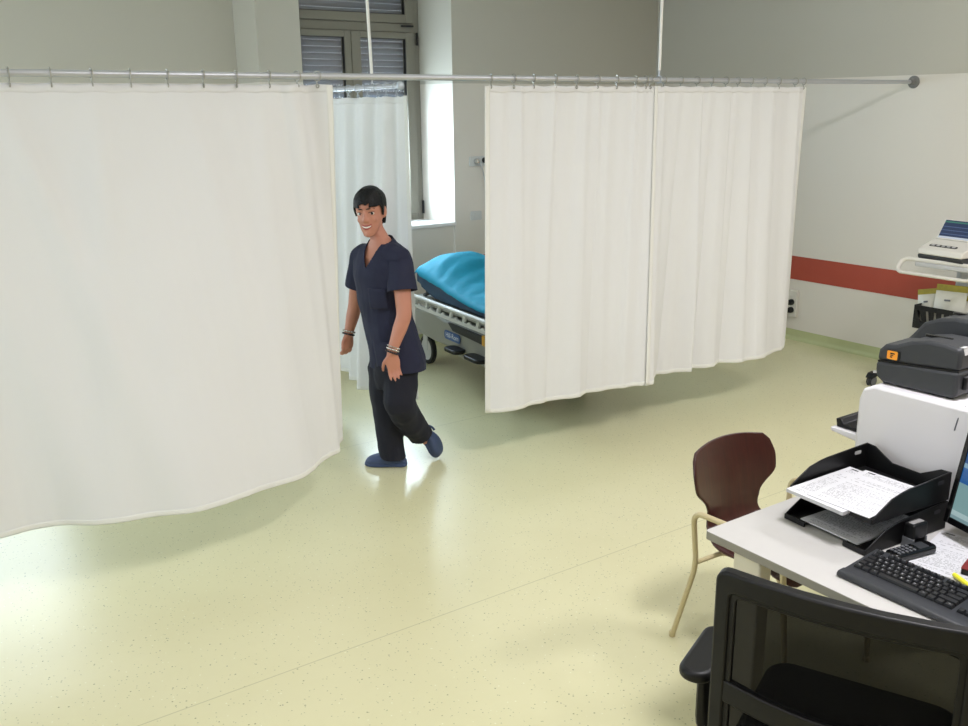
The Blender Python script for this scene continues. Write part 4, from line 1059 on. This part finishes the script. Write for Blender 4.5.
bm = BM(); prism(bm, rrect(.30, .155, .008, cy=.0775), -.014, .0, basis(tuple(scr0), Vector((0, -1, 0)), up_, fn)); dp = obj('display_frame', bm, M_['offwhite'], er, bevel=.004)
bm = BM(); uvquad(bm, [basis(tuple(scr0), Vector((0, -1, 0)), up_, fn) @ Vector(p) for p in ((-.138, .010, .001), (.138, .010, .001), (.138, .146, .001), (-.138, .146, .001))]); obj('display', bm, M_['ecg'], dp, smooth=False)
kd = Vector((.155, 0, .145-.095)).normalized(); kn = Vector((-kd.z, 0, kd.x))
Mk = basis((.0, 0, .0955), Vector((0, -1, 0)), kd, kn)
bm = BM(); prism(bm, rrect(.21, .030, .014, cx=-.02, cy=.062), -.002, .0015, Mk); kp = obj('key_strip', bm, M_['black'], er)
for i in range(5):
    bm = BM(); prism(bm, rrect(.026, .017, .007, cx=-.098+i*.039, cy=.062), .001, .0035, Mk); obj('button', bm, M_['lgrey'], kp)
# basket with packets
bx = empty('basket', (6.13, 3.33, .47), label='black slotted basket of packets hanging at the front of trolley', cat='basket')
bm = BM()
def wall_slots(bm):
    # front wall (towards -x) with slanting slots
    box(bm, -.006, 0, -.20, .21, 0, .055); box(bm, -.006, 0, -.20, .21, .13, .165)
    y = -.20
    prev = -.20
    for i, (c, sl) in enumerate(((-.15, -.02), (-.10, -.012), (-.05, -.006), (0, 0), (.05, .006), (.10, .014), (.15, .03))):
        a, b_ = c-.009, c+.009
        vs = [(prev, .055), (a, .055), (a+sl, .13), (prev if i == 0 else prevt, .13)]
        prism(bm, vs, 0, .006, basis((0, 0, 0), Vector((0, 1, 0)), Vector((0, 0, 1)), Vector((-1, 0, 0))))
        prev = b_; prevt = b_+sl
    prism(bm, [(prev, .055), (.21, .055), (.21, .13), (prevt, .13)], 0, .006, basis((0, 0, 0), Vector((0, 1, 0)), Vector((0, 0, 1)), Vector((-1, 0, 0))))
wall_slots(bm)
obj('front_panel', bm, M_['black'], bx, bevel=.001)
bm = BM(); box(bm, 0, .19, .204, .21, 0, .165); box(bm, 0, .19, -.20, -.194, 0, .165); box(bm, .185, .19, -.194, .204, 0, .165); box(bm, -.004, .19, -.194, .204, 0, .006); obj('tub', bm, M_['black'], bx, bevel=.001)
def packet(y, x, rz, tilt, Wd, H, label, lean=.2):
    t = empty('packet', (6.13+x, 3.33+y, .478), rz, label=label, cat='packet', group='packets in the black basket')
    Mp = Matrix.Rotation(lean, 4, 'Y') @ Matrix.Rotation(tilt, 4, 'X') @ basis((0, 0, 0), Vector((0, 1, 0)), Vector((0, 0, 1)), Vector((1, 0, 0)))
    bm = BM(); n = 8; g = []
    for i in range(n+1):
        z = H*.86*i/n; th = .003+.016*math.sin(PI*i/n)**.7
        g.append([Mp @ Vector((a, z, b_)) for a, b_ in ((-Wd/2, 0), (-Wd*.25, -th), (Wd*.05, -th*1.1), (Wd*.3, -th*.7), (Wd/2, 0), (Wd*.25, th), (-Wd*.25, th))])
    loft(bm, g); obj('pouch', bm, M_['packet'], t)
    bm = BM(); g = []
    for i in range(5):
        z = H*(.86+.14*i/4); g.append([Mp @ Vector((a, z, b_)) for a, b_ in ((-Wd/2, -.002), (0, -.0035), (Wd/2, -.002), (Wd/2, .002), (0, .0035), (-Wd/2, .002))])
    loft(bm, g); obj('header', bm, M_['olive'], t)
    bm = BM(); prism(bm, rrect(Wd*.20, .012, .004, cx=Wd*.05, cy=H*.66), -.022, -.018, Mp); obj('printed_label', bm, M_['mgrey'], t)
packet(.130, .06, 0, -.22, .15, .27, 'packet leaning at the left end of black basket')
packet(-.01, .03, .04, -.04, .215, .32, 'large packet with olive header in the middle of black basket')
packet(-.15, .06, 0, -.35, .12, .26, 'packet leaning at the right end of the black basket')

# ================================================================== THE WALKING PERSON
PV = Vector((.477, .879, 0)).normalized(); PRt = Vector((PV.y, -PV.x, 0))      # away from / across the view
PD = 5.03
def pp(px, py, t=0.0):
    """point on the pixel's ray, t metres nearer than the body's middle plane"""
    d = ray(px, py); return C0+d*((PD-t)/(d.x*PV.x+d.y*PV.y))
person = empty('person', (pp(392, 465).x, pp(392, 465).y, 0), label='short-haired person in navy scrubs and blue clogs walking past the curtains', cat='person')
PO = person.location.copy()
def L_(p): return Vector(p)-PO
def chain(bm, pts, radii, n=16, fl=None, axis=None):
    """tapered limb with round ends; fl flattens it along 'axis'"""
    pts = [Vector(p) for p in pts]
    # densify
    P_ = []; R_ = []
    for i in range(len(pts)-1):
        for k in range(5):
            f = k/5; P_.append(pts[i].lerp(pts[i+1], f)); R_.append(radii[i]+(radii[i+1]-radii[i])*f)
    P_.append(pts[-1]); R_.append(radii[-1])
    for _ in range(2):
        Q = [P_[0]]+[(P_[i-1]+2*P_[i]+P_[i+1])/4 for i in range(1, len(P_)-1)]+[P_[-1]]; P_ = Q
    d0 = (P_[0]-P_[1]).normalized(); d1 = (P_[-1]-P_[-2]).normalized()
    P2 = [P_[0]+d0*R_[0]*.9, P_[0]+d0*R_[0]*.6]+P_+[P_[-1]+d1*R_[-1]*.6, P_[-1]+d1*R_[-1]*.9]
    R2 = [R_[0]*.3, R_[0]*.78]+R_+[R_[-1]*.78, R_[-1]*.3]
    fr = frames(P2); rings = []
    for p, (t, a, b_), r in zip(P2, fr, R2):
        ring_ = []
        for k in range(n):
            v = a*math.cos(2*PI*k/n)*r+b_*math.sin(2*PI*k/n)*r
            if axis is not None: v = v-axis*(v.dot(axis)*(1-fl))
            ring_.append(p+v)
        rings.append(ring_)
    loft(bm, rings)

# ---- torso frame: chest turned between the camera and the left of the picture
th = math.radians(44)
bf = (-PRt*math.cos(th)-PV*math.sin(th)).normalized(); bl = (PRt*math.sin(th)-PV*math.cos(th)).normalized()   # front, person's left
# walking direction for the hips
th2 = math.radians(24); hf_ = (-PRt*math.cos(th2)-PV*math.sin(th2)); hl_ = (PRt*math.sin(th2)-PV*math.cos(th2))
neck = pp(381, 241); chestc = pp(382, 275); waist = pp(387, 318); hipc = pp(393, 352)
shL = pp(399.5, 258, .11); shR = pp(361.5, 255, -.11)
# joints
elL = pp(404.5, 315, .20); wrL = pp(391.5, 353, .24)
elR = pp(355, 306, -.19); wrR = pp(348.5, 334, -.16)
hipR = pp(384, 362, -.05); knR = pp(386.5, 408, -.04); anR = pp(394, 454, -.035)
hipL = pp(400, 362, .07); knL = pp(399, 404, .12); anL = pp(421, 435, -.10)

def hand(bm, wr, d, back, side, s=1.0, curl=(14, 30, 24), fan=1.0):
    """d towards the fingertips, back = out of the back of the hand, side = towards the thumb"""
    d = d.normalized(); side = (side-d*side.dot(d)).normalized(); back = (back-d*back.dot(d)-side*back.dot(side)).normalized()
    pc_ = wr+d*.045*s
    # palm
    rings = []
    for f, wd, tk in ((-.012, .024, .017), (.0, .027, .017), (.02, .036, .016), (.05, .042, .0145), (.078, .041, .012), (.088, .034, .009)):
        c_ = wr+d*f*s
        rings.append([c_+side*(wd*s*math.cos(2*PI*k/16))+back*(tk*s*math.sin(2*PI*k/16)) for k in range(16)])
    loft(bm, rings)
    for off, ln, r in ((.029, .068, .0082), (.0098, .077, .0086), (-.0098, .071, .0082), (-.0285, .055, .0072)):
        p = wr+d*.080*s+side*off*s; dd = d+side*off*2.2*fan; dd.normalize(); pts = [p-d*.012*s, p]; bd = back
        dirv = dd
        for seg, ang in zip((.44, .32, .24), curl):
            M3 = Matrix.Rotation(math.radians(ang), 3, d.cross(back)) if True else None
            dirv = (Matrix.Rotation(-math.radians(ang), 3, side*-1) if (d.cross(back)).dot(side) > 0 else Matrix.Rotation(-math.radians(ang), 3, side)) @ dirv
            p = p+dirv*ln*seg*s; pts.append(p)
        chain(bm, pts, [r*s*1.05, r*s*1.05, r*s, r*s*.92, r*s*.78], n=10)
    p0 = wr+d*.022*s+side*.024*s; p1 = p0+(d*.6+side*.55-back*.35).normalized()*.036*s; p2 = p1+(d*.9+side*.22-back*.3).normalized()*.030*s; p3 = p2+(d*.98-back*.25).normalized()*.022*s
    chain(bm, [p0, p1, p2, p3], [.0125*s, .0105*s, .0095*s, .0075*s], n=10)

# ---- head frame
yaw = math.radians(19); pitch = math.radians(5)
hf = (-PV*math.cos(yaw)-PRt*math.sin(yaw)); hl = Vector((-hf.y, hf.x, 0)); hl = (PRt*math.cos(yaw)-PV*math.sin(yaw))
hu = Vector((0, 0, 1))
roll = math.radians(4)
hu_t = (hu+hf*math.tan(pitch)*1.0+hl*math.tan(roll)*-1.0).normalized()
hl = (hl-hu_t*hl.dot(hu_t)).normalized(); hf = (hf-hu_t*hf.dot(hu_t)).normalized(); hu = hu_t
HS = 1.04
hO = pp(374.0, 233.5)      # chin height on the axis through the ears
def hd(x, y, z): return hO+hl*(x*HS)+hf*(y*HS)+hu*(z*HS)
HPROF = [(.000, .020, .088, .050), (.006, .030, .093, .035), (.018, .035, .095, .012), (.036, .046, .095, -.012), (.060, .055, .094, -.036), (.085, .063, .094, -.062), (.110, .068, .091, -.084), (.125, .070, .0905, -.092), (.142, .0715, .095, -.097), (.165, .072, .092, -.099), (.190, .068, .081, -.092), (.210, .058, .064, -.075), (.225, .043, .043, -.052), (.235, .022, .020, -.028)]
def headrings(grow=0.0, zs=None, n=28):
    rings = []
    for z, w_, yf, yb in HPROF:
        cy_ = (yf+yb)/2; hy = (yf-yb)/2
        rr = []
        for k in range(n):
            a = 2*PI*k/n; ca, sa = math.cos(a), math.sin(a)
            e = .88 if sa > 0 else .95
            x = (w_+grow)*math.copysign(abs(ca)**e, ca); y = cy_+(hy+grow)*math.copysign(abs(sa)**e, sa)
            # face narrows towards the front
            if sa > 0: x *= 1-.10*sa*sa
            rr.append((x, y, z))
        rings.append(rr)
    return rings
bm = BM()
loft(bm, [[L_(hd(*p)) for p in r] for r in headrings()])
# nose, cheeks, brow, chin, ears
rings = []
for z, wn, yn in ((.138, .008, .093), (.125, .008, .097), (.112, .0095, .105), (.100, .012, .112), (.091, .0135, .115), (.083, .0140, .111), (.078, .010, .099)):
    rings.append([L_(hd(wn*math.cos(2*PI*k/12), .088+(yn-.088)*max(0, math.sin(2*PI*k/12))-.012*max(0, -math.sin(2*PI*k/12)), z)) for k in range(12)])
loft(bm, rings)
for s in (-1, 1):
    sphere(bm, L_(hd(s*.037, .066, .086)), .0185, n=8)
    sphere(bm, L_(hd(s*.0115, .097, .086)), .0068, n=6)
    Me3 = Matrix(((hl.x, hf.x, hu.x), (hl.y, hf.y, hu.y), (hl.z, hf.z, hu.z)))
    sphere(bm, L_(hd(s*.072, -.012, .112)), .030, .30, .62, 1.0, n=10, M=Me3)
    sphere(bm, L_(hd(s*.069, -.002, .092)), .014, .5, .8, 1.0, n=8, M=Me3)
    sphere(bm, L_(hd(s*.030, .086, .141)), .017, 1.1, .5, .4, n=8, M=Me3)
sphere(bm, L_(hd(0, .086, .014)), .017, n=8)
# neck and body under the clothes
chain(bm, [L_(hd(0, -.022, .07)), L_(hd(0, -.022, .02)), L_(neck), L_(chestc.lerp(neck, .6))], [.045, .045, .051, .075])
def ell(c_, fx, lx, a, b_, n=24): return [L_(c_)+lx*(a*math.cos(2*PI*k/n))+fx*(b_*math.sin(2*PI*k/n)) for k in range(n)]
loft(bm, [ell(neck+Vector((0, 0, .02)), bf, bl, .05, .05), ell(neck-Vector((0, 0, .03)), bf, bl, .095, .062), ell(neck-Vector((0, 0, .085)), bf, bl, .145, .086), ell(chestc, bf, bl, .15, .10), ell(waist, bf, bl, .135, .095), ell(hipc, hf_, hl_, .155, .11), ell(pp(393, 372), hf_, hl_, .14, .10)])
# arms and hands
chain(bm, [L_(shL), L_(shL.lerp(elL, .5)), L_(elL), L_(elL.lerp(wrL, .35)), L_(wrL)], [.053, .047, .041, .039, .0255])
chain(bm, [L_(shR), L_(shR.lerp(elR, .5)), L_(elR), L_(elR.lerp(wrR, .35)), L_(wrR)], [.053, .046, .040, .038, .0255])
dL = (wrL-elL).normalized()
hand(bm, L_(wrL), (pp(396.5, 384, .235)-wrL), -PV*.75+PRt*-.5, -PRt-PV*.35, s=.98, curl=(8, 20, 18))
hand(bm, L_(wrR), (pp(346.5, 362, -.15)-wrR), PV*.6-PRt*.6, -PRt*.8-PV*.6, s=.95, curl=(16, 34, 26))
# legs
chain(bm, [L_(hipR), L_(knR), L_(anR)], [.080, .052, .036]); chain(bm, [L_(hipL), L_(knL), L_(anL)], [.080, .052, .036])
# feet
fdR = (-PRt*.97+PV*.20).normalized(); toeR = anR+fdR*.13; toeR.z = .035
chain(bm, [L_(Vector((anR.x, anR.y, .055))-fdR*.01), L_(anR.xy.to_3d()+fdR*.11+Vector((0, 0, .028)))], [.030, .016])
hlL = pp(424.5, 437, -.12); toL = pp(435.5, 456.5, -.14)
chain(bm, [L_(anL), L_(hlL.lerp(toL, .15)), L_(hlL.lerp(toL, .72))], [.034, .028, .016])
body = obj('body', bm, M_['skin'], person)
me_b = bake(body, .0048, 5, .5); old = body.data; body.data = me_b
for p in me_b.polygons: p.use_smooth = True
me_b.materials.clear(); me_b.materials.append(M_['skin'])

# ---- face parts
def fy(x, z):   # surface depth of the face at (x, z)
    w_ = interp([q[0] for q in HPROF], [q[1] for q in HPROF], z); yf = interp([q[0] for q in HPROF], [q[2] for q in HPROF], z); yb = interp([q[0] for q in HPROF], [q[3] for q in HPROF], z)
    return (yf+yb)/2+(yf-yb)/2*math.sqrt(max(0, 1-(x/w_)**2))
H3 = Matrix(((hl.x, hf.x, hu.x), (hl.y, hf.y, hu.y), (hl.z, hf.z, hu.z)))
for s in (-1, 1):
    x = s*.0315; y = fy(x, .119)
    bm = BM(); sphere(bm, L_(hd(x, y-.002, .119)), .0145*HS, 1.05, .42, .52, n=8, M=H3); e = obj('eye', bm, M_['eyewhite'], person)
    bm = BM(); sphere(bm, L_(hd(x+.0028, y+.0012, .1192)), .0074*HS, 1, .55, .92, n=8, M=H3); obj('iris', bm, M_['iris'], e)
    bm = BM(); chain(bm, [L_(hd(s*(.0315+q), fy(s*(.0315+q), .124)+.001, .1235+.0035*(1-(q/.015)**2))) for q in (-.015, -.007, 0, .007, .015)], [.0012, .0019, .0021, .0019, .0012], n=6); obj('eyelash', bm, M_['brow'], e)
    bm = BM(); chain(bm, [L_(hd(s*(.030+q), fy(s*(.030+q), .140)+.004, .1395+.0050*(1-((q-.002)/.022)**2)+max(0, -q-.004)*.22)) for q in (-.018, -.009, 0, .009, .019)], [.0024, .0034, .0034, .0028, .0014], n=6); obj('eyebrow', bm, M_['brow'], person)
bm = BM()
mw = .0265
def mp(q, z): return L_(hd(q*mw, fy(q*mw, .052)+.0015, z+.0075*q*q))
chain(bm, [mp(q, .0585-.001*(1-q*q)) for q in (-1, -.6, -.25, 0, .25, .6, 1)], [.0015, .0028, .0036, .0032, .0036, .0028, .0015], n=8)
chain(bm, [mp(q, .0435+.004*q*q) for q in (-1, -.6, -.25, 0, .25, .6, 1)], [.0015, .0034, .0044, .0046, .0044, .0034, .0015], n=8)
mo_ = obj('mouth', bm, M_['lip'], person)
bm = BM(); chain(bm, [mp(q, .0515) for q in (-.8, -.4, 0, .4, .8)], [.003, .0048, .0054, .0048, .003], n=8); obj('teeth', bm, M_['tooth'], mo_)

# ---- hair: short, with a swept fringe
bm = BM()
hr = [[L_(hd(*p)) for p in r] for r in headrings(.010)]
loft(bm, hr)
sphere(bm, L_(hd(0, -.012, .200)), .060, 1.06, 1.28, .80, n=12, M=H3)
sphere(bm, L_(hd(0, -.045, .145)), .066, 1.05, .92, 1.10, n=12, M=H3)
random.seed(3)
for q in np.linspace(-.062, .064, 15):
    q = float(q); x1 = q*1.0-.010; z1 = .168-.012*random.random()-(.012 if abs(q) > .045 else 0)
    x1 = max(-.066, min(.066, x1))
    chain(bm, [L_(hd(q*.55+.012, .040, .230)), L_(hd(q*.85+.004, fy(max(-.06, min(.06, q*.85)), .200)+.007, .203)), L_(hd(x1, fy(max(-.062, min(.062, x1)), .178)+.005, z1+.008))], [.012, .0100, .0042], n=8)
for s in (-1, 1):
    for y_, z_, r_ in ((.034, .108, .006), (.022, .094, .0055), (-.046, .075, .010), (-.060, .052, .010), (-.072, .050, .010)):
        chain(bm, [L_(hd(s*(.066 if y_ > 0 else .044), y_-.008, .17)), L_(hd(s*(.0735 if y_ > 0 else .050), y_-.002, .135)), L_(hd(s*(.069 if y_ > 0 else .044), y_, z_))], ([.014, .010, r_] if y_ > 0 else [.009, .004, r_*.7]), n=8)
for k in range(7):
    q = -.045+.015*k; chain(bm, [L_(hd(q, -.088, .13)), L_(hd(q*.95, -.072, .075)), L_(hd(q*.9, -.058, .035))], [.014, .013, .008], n=8)
hair = obj('hair', bm, M_['hair'], person)
me_h = bake(hair, .0045, 3, .5)
bmh = BM(); bmh.from_mesh(me_h)
inv = H3.inverted()
kill = []
for v in bmh.verts:
    q = inv @ (v.co+PO-hO)/HS
    x, y, z = q
    r_side = abs(x)
    fringe = .158 + (.012 if abs(x+.012) < .02 else 0)
    k = False
    zb = interp([-.13, -.075, -.055, -.045, -.034, -.022, .010, .016, .020, .034, .042, .055, .075, .12], [.025, .030, .040, .070, .110, .136, .136, .110, .090, .100, .140, .158, .166, .168], y)
    if z < zb+.004*math.sin(x*170+y*90): k = True
    # keep fringe locks that hang in front of the forehead
    w_ = interp([a[0] for a in HPROF], [a[1] for a in HPROF], max(0, z))
    if k and y > .05 and z > .150 and y > fy(max(-w_*.99, min(w_*.99, x)), z)+.0115: k = False
    if k: kill.append(v)
bmesh.ops.delete(bmh, geom=kill, context='VERTS')
me2 = bpy.data.meshes.new('hair'); bmh.to_mesh(me2); bmh.free(); hair.data = me2
me2.materials.clear(); me2.materials.append(M_['hair'])
for p in me2.polygons: p.use_smooth = True
m_ = hair.modifiers.new('s', 'SOLIDIFY'); m_.thickness = .006; m_.offset = -1

# ---- scrub top
def cloth_obj(name, bm, material, voxel, smooth, cut, thick=.004, amp=0.0, nsc=9, planes=()):
    o = obj(name, bm, material, person); me = bake(o, voxel, smooth, .5)
    b2 = BM(); b2.from_mesh(me); b2.normal_update()
    if amp:
        for v in b2.verts:
            q = v.co
            v.co = q+v.normal*amp*(noise.noise(Vector((q.x*nsc, q.y*nsc, q.z*nsc*.6)))+.5*noise.noise(Vector((q.x*nsc*2.3+4, q.y*nsc*2.3, q.z*nsc*1.2))))
    for pc, pn in planes:
        bmesh.ops.bisect_plane(b2, geom=b2.verts[:]+b2.edges[:]+b2.faces[:], plane_co=pc-PO, plane_no=pn, clear_outer=True)
    kill = [v for v in b2.verts if cut(v.co+PO)]
    bmesh.ops.delete(b2, geom=kill, context='VERTS')
    me2 = bpy.data.meshes.new(name); b2.to_mesh(me2); b2.free(); o.data = me2
    me2.materials.clear(); me2.materials.append(material)
    for p in me2.polygons: p.use_smooth = True
    m = o.modifiers.new('s', 'SOLIDIFY'); m.thickness = thick; m.offset = -1
    return o
hemB_ = pp(393, 372, 0); zhem = pp(392, 366, 0).z
bm = BM()
def ell2(c_, fx, lx, a, bfr, bbk, n=28):
    return [L_(c_)+lx*(a*math.cos(2*PI*k/n))+fx*((bfr if math.sin(2*PI*k/n) > 0 else bbk)*math.sin(2*PI*k/n)) for k in range(n)]
mid = (bf+hf_).normalized(); midl = (bl+hl_).normalized()
hem_f = (hf_*.55+bf*.45).normalized(); hem_l = (hl_*.55+bl*.45).normalized()
loft(bm, [ell2(neck+Vector((0, 0, .032)), bf, bl, .062, .058, .066),
          ell2(neck-Vector((0, 0, .008)), bf, bl, .092, .068, .080),
          ell2(neck-Vector((0, 0, .045)), bf, bl, .150, .090, .104),
          ell2(pp(381, 262), bf, bl, .176, .112, .118),
          ell2(chestc, bf, bl, .172, .134, .118),
          ell2(pp(384, 298), bf, bl, .165, .134, .118),
          ell2(waist, mid, midl, .165, .124, .128),
          ell2(pp(391, 340), hem_f, hem_l, .178, .124, .155),
          ell2(pp(395, 357), hem_f, hem_l, .182, .130, .170),
          ell2(pp(396, 371), hem_f, hem_l, .180, .132, .172)])
slL0 = shL-bl*.05; slR0 = shR+bl*.05
slL1 = shL.lerp(elL, .58); slR1 = shR.lerp(elR, .60)
chain(bm, [L_(slL0), L_(shL+bl*.006)], [.074, .062]); chain(bm, [L_(slR0), L_(shR-bl*.004)], [.072, .058])
adL = (elL-shL).normalized(); adR = (elR-shR).normalized()
vb = neck+bf*.10-Vector((0, 0, .125))
def cut_top(p):
    r = p-neck
    if p.z > neck.z+.012+.016*max(-1, min(1, -(p-neck).dot(bf)/.05)): return True
    # sleeve openings
    # V neck
    f = r.dot(bf); l = r.dot(bl); dz = neck.z+.02-p.z
    if f > .0 and 0 <= dz < .150 and abs(l) < .074*(1-dz/.150): return True
    return False
top = cloth_obj('scrub_top', bm, M_['scrub'], .0045, 9, cut_top, .004, amp=.011, nsc=8, planes=[(Vector((PO.x, PO.y, zhem)), Vector((0, 0, -1))+hem_f*.05)])
for (s0_, sh_, s1_, ad_, rr_) in ((slL0, shL, slL1, adL, (.060, .066, .071, .080)), (slR0, shR, slR1, adR, (.056, .060, .064, .070))):
    bm = BM(); chain(bm, [L_(s0_), L_(sh_), L_(sh_.lerp(s1_, .45)), L_(s1_+ad_*.04)], rr_, n=24)
    cloth_obj('sleeve', bm, M_['scrub'], .0065, 3, lambda p: False, .004, amp=.008, nsc=10, planes=[(s1_, ad_)]).parent = top
# pockets
bm = BM()
pk = []
def onbody(l, z, off=.004):
    """front surface of the top at lateral l, height z"""
    zs = [neck.z-.05, pp(381, 262).z, chestc.z, pp(384, 298).z, waist.z, pp(391, 340).z, pp(395, 357).z, pp(396, 371).z]
    A = [.150, .176, .172, .165, .165, .178, .182, .180]; B_ = [.094, .112, .134, .134, .124, .124, .130, .132]
    cs = [neck, pp(381, 262), chestc, pp(384, 298), waist, pp(391, 340), pp(395, 357), pp(396, 371)]
    f = lambda arr: float(np.interp(-z, [-q for q in zs], arr))
    c_ = Vector((f([q.x for q in cs]), f([q.y for q in cs]), z)); a = f(A); b_ = f(B_)
    fx = bf if z > waist.z+.05 else (mid if z > pp(391, 340).z else hem_f); lx = bl if z > waist.z+.05 else (midl if z > pp(391, 340).z else hem_l)
    l = max(-a*.98, min(a*.98, l)); return c_+lx*l+fx*(b_*math.sqrt(1-(l/a)**2)+off)
for (l0, l1, zt, zb) in ((.025, .125, pp(384, 284).z, pp(384, 304).z), (.015, .150, pp(388, 336).z, pp(388, 362).z)):
    bm = BM(); G = []
    for i in range(9):
        z = zt+(zb-zt)*i/8
        G.append([bm.verts.new(L_(onbody(l0+(l1-l0)*j/8, z, .0035))) for j in range(9)])
    for i in range(8):
        for j in range(8): bm.faces.new((G[i][j], G[i][j+1], G[i+1][j+1], G[i+1][j]))
    obj('pocket', bm, M_['scrub'], top, solid=.003, angle=180)

# ---- trousers
bm = BM()
loft(bm, [ell2(pp(392, 345), hf_, hl_, .150, .112, .125), ell2(pp(393, 362), hf_, hl_, .158, .118, .132), ell2(pp(393, 376), hf_, hl_, .150, .110, .128), ell2(pp(392, 386), hf_, hl_, .120, .095, .11)])
chain(bm, [L_(pp(384, 366, -.05)), L_(pp(385, 390, -.045)), L_(knR), L_(pp(389, 434, -.04)), L_(pp(394, 459.5, -.03))], [.098, .092, .084, .078, .074])
chain(bm, [L_(pp(401, 366, .06)), L_(pp(400, 388, .09)), L_(knL+Vector((0, 0, .0))), L_(knL.lerp(anL, .5)), L_(anL.lerp(knL, .02))], [.100, .093, .084, .080, .074])
cufR = pp(395, 459.5, -.03).z; dsh = (anL-knL).normalized()
def cut_tr(p):
    if p.z > pp(392, 350).z: return True
    q = p-anL
    if q.dot(dsh) > -.015 and q.length < .12: return True
    if p.z < .052 and (p-anR).xy.length < .16: return True
    return False
trs = cloth_obj('trousers', bm, M_['trouser'], .0065, 5, cut_tr, .004, amp=.010, nsc=10)

# ---- clogs
def clog(name, heel, toe, up, label=None):
    d = (toe-heel).normalized(); up = (up-d*up.dot(d)).normalized(); sd_ = d.cross(up)
    Lg = (toe-heel).length; rings = []
    for f, w_, h, base in ((.0, .018, .030, .006), (.03, .030, .046, .002), (.12, .037, .052, 0), (.28, .038, .056, 0), (.42, .042, .074, 0), (.58, .047, .073, 0), (.74, .050, .064, 0), (.88, .044, .052, 0), (.96, .030, .040, .004), (1.0, .012, .022, .010)):
        c_ = heel+d*(Lg*f); r = []
        for k in range(20):
            a = 2*PI*k/20; ca, sa = math.cos(a), math.sin(a)
            x = w_*math.copysign(abs(ca)**.75, ca); y = base+(h-base)*(.5+.5*math.copysign(abs(sa)**.7, sa))
            r.append(L_(c_+sd_*x+up*y))
        rings.append(r)
    bm = BM(); loft(bm, rings); o = obj(name, bm, M_['clog'], person, subsurf=1)
    bm = BM(); rr = []
    for f, w_ in ((-.005, .014), (.03, .032), (.12, .039), (.28, .040), (.42, .042), (.58, .047), (.74, .050), (.88, .044), (.96, .030), (1.005, .012)):
        c_ = heel+d*(Lg*f); rr.append([L_(c_+sd_*x+up*y) for x, y in ((-w_, .002), (-w_, .018), (w_, .018), (w_, .002))])
    loft(bm, rr); obj('sole', bm, M_['clog'], o, bevel=.003)
    bm = BM(); pts = []
    for a in np.linspace(-1.45, 1.45, 13):
        pts.append(L_(heel+d*(Lg*(.30-.27*math.cos(a)*1.0))+sd_*(.0415*math.sin(a))+up*(.056)))
    tube(bm, pts, .007, 8, sq=.6); obj('heel_strap', bm, M_['clog'], o)
    return o
hR = pp(407, 467.5, -.03); hR.z = .001; tR = hR+fdR*.245
clog('clog', hR, tR, Vector((0, 0, 1)))
toeL_ = pp(437.5, 461, -.12); toeL_.z = .010
heelL = pp(421.5, 431.5, -.155)
clog('clog', heelL+(heelL-toeL_).normalized()*.02, toeL_, (PRt*.75-PV*.55+Vector((0, 0, .35))))

# ---- bracelets
def bracelet(c_, d, r, m, n, br, label):
    d = d.normalized(); a = d.orthogonal().normalized(); b_ = d.cross(a)
    bm = BM()
    for k in range(n):
        p = L_(c_)+a*(r*math.cos(2*PI*k/n))+b_*(r*math.sin(2*PI*k/n)); sphere(bm, p, br, n=5)
    tube(bm, [L_(c_)+a*(r*math.cos(2*PI*k/24))+b_*(r*math.sin(2*PI*k/24)) for k in range(24)], br*.5, 6, closed=True)
    o = obj('bracelet', bm, M_[m], person); o['label'] = label
dA = (wrL-elL).normalized()
bracelet(wrL-dA*.020, dA, .032, 'bead', 18, .0055, 'silver bead bracelet'); bracelet(wrL-dA*.004, dA, .031, 'beadd', 16, .006, 'dark bead bracelet'); bracelet(wrL-dA*.034, dA, .033, 'bead', 20, .004, 'thin silver bracelet')
dB = (wrR-elR).normalized()
bracelet(wrR-dB*.016, dB, .032, 'bead', 16, .006, 'silver bead bracelet'); bracelet(wrR-dB*.000, dB, .031, 'beadd', 16, .006, 'dark bead bracelet')
EXPO = 0.0

# ================================================================== CAMERA AND VIEW
cd = bpy.data.cameras.new('camera'); cam = bpy.data.objects.new('camera', cd); COL.objects.link(cam)
cd.sensor_fit = 'HORIZONTAL'; cd.sensor_width = 36.0; cd.lens = CF*36.0/968; cd.clip_start = .05; cd.clip_end = 100
Mc = basis(C0, AR, AU, -AF); cam.matrix_world = Mc
S.camera = cam
S.view_settings.view_transform = 'Standard'; S.view_settings.look = 'None'; S.view_settings.gamma = 1.0
S.view_settings.use_curve_mapping = False; S.view_settings.exposure = EXPO
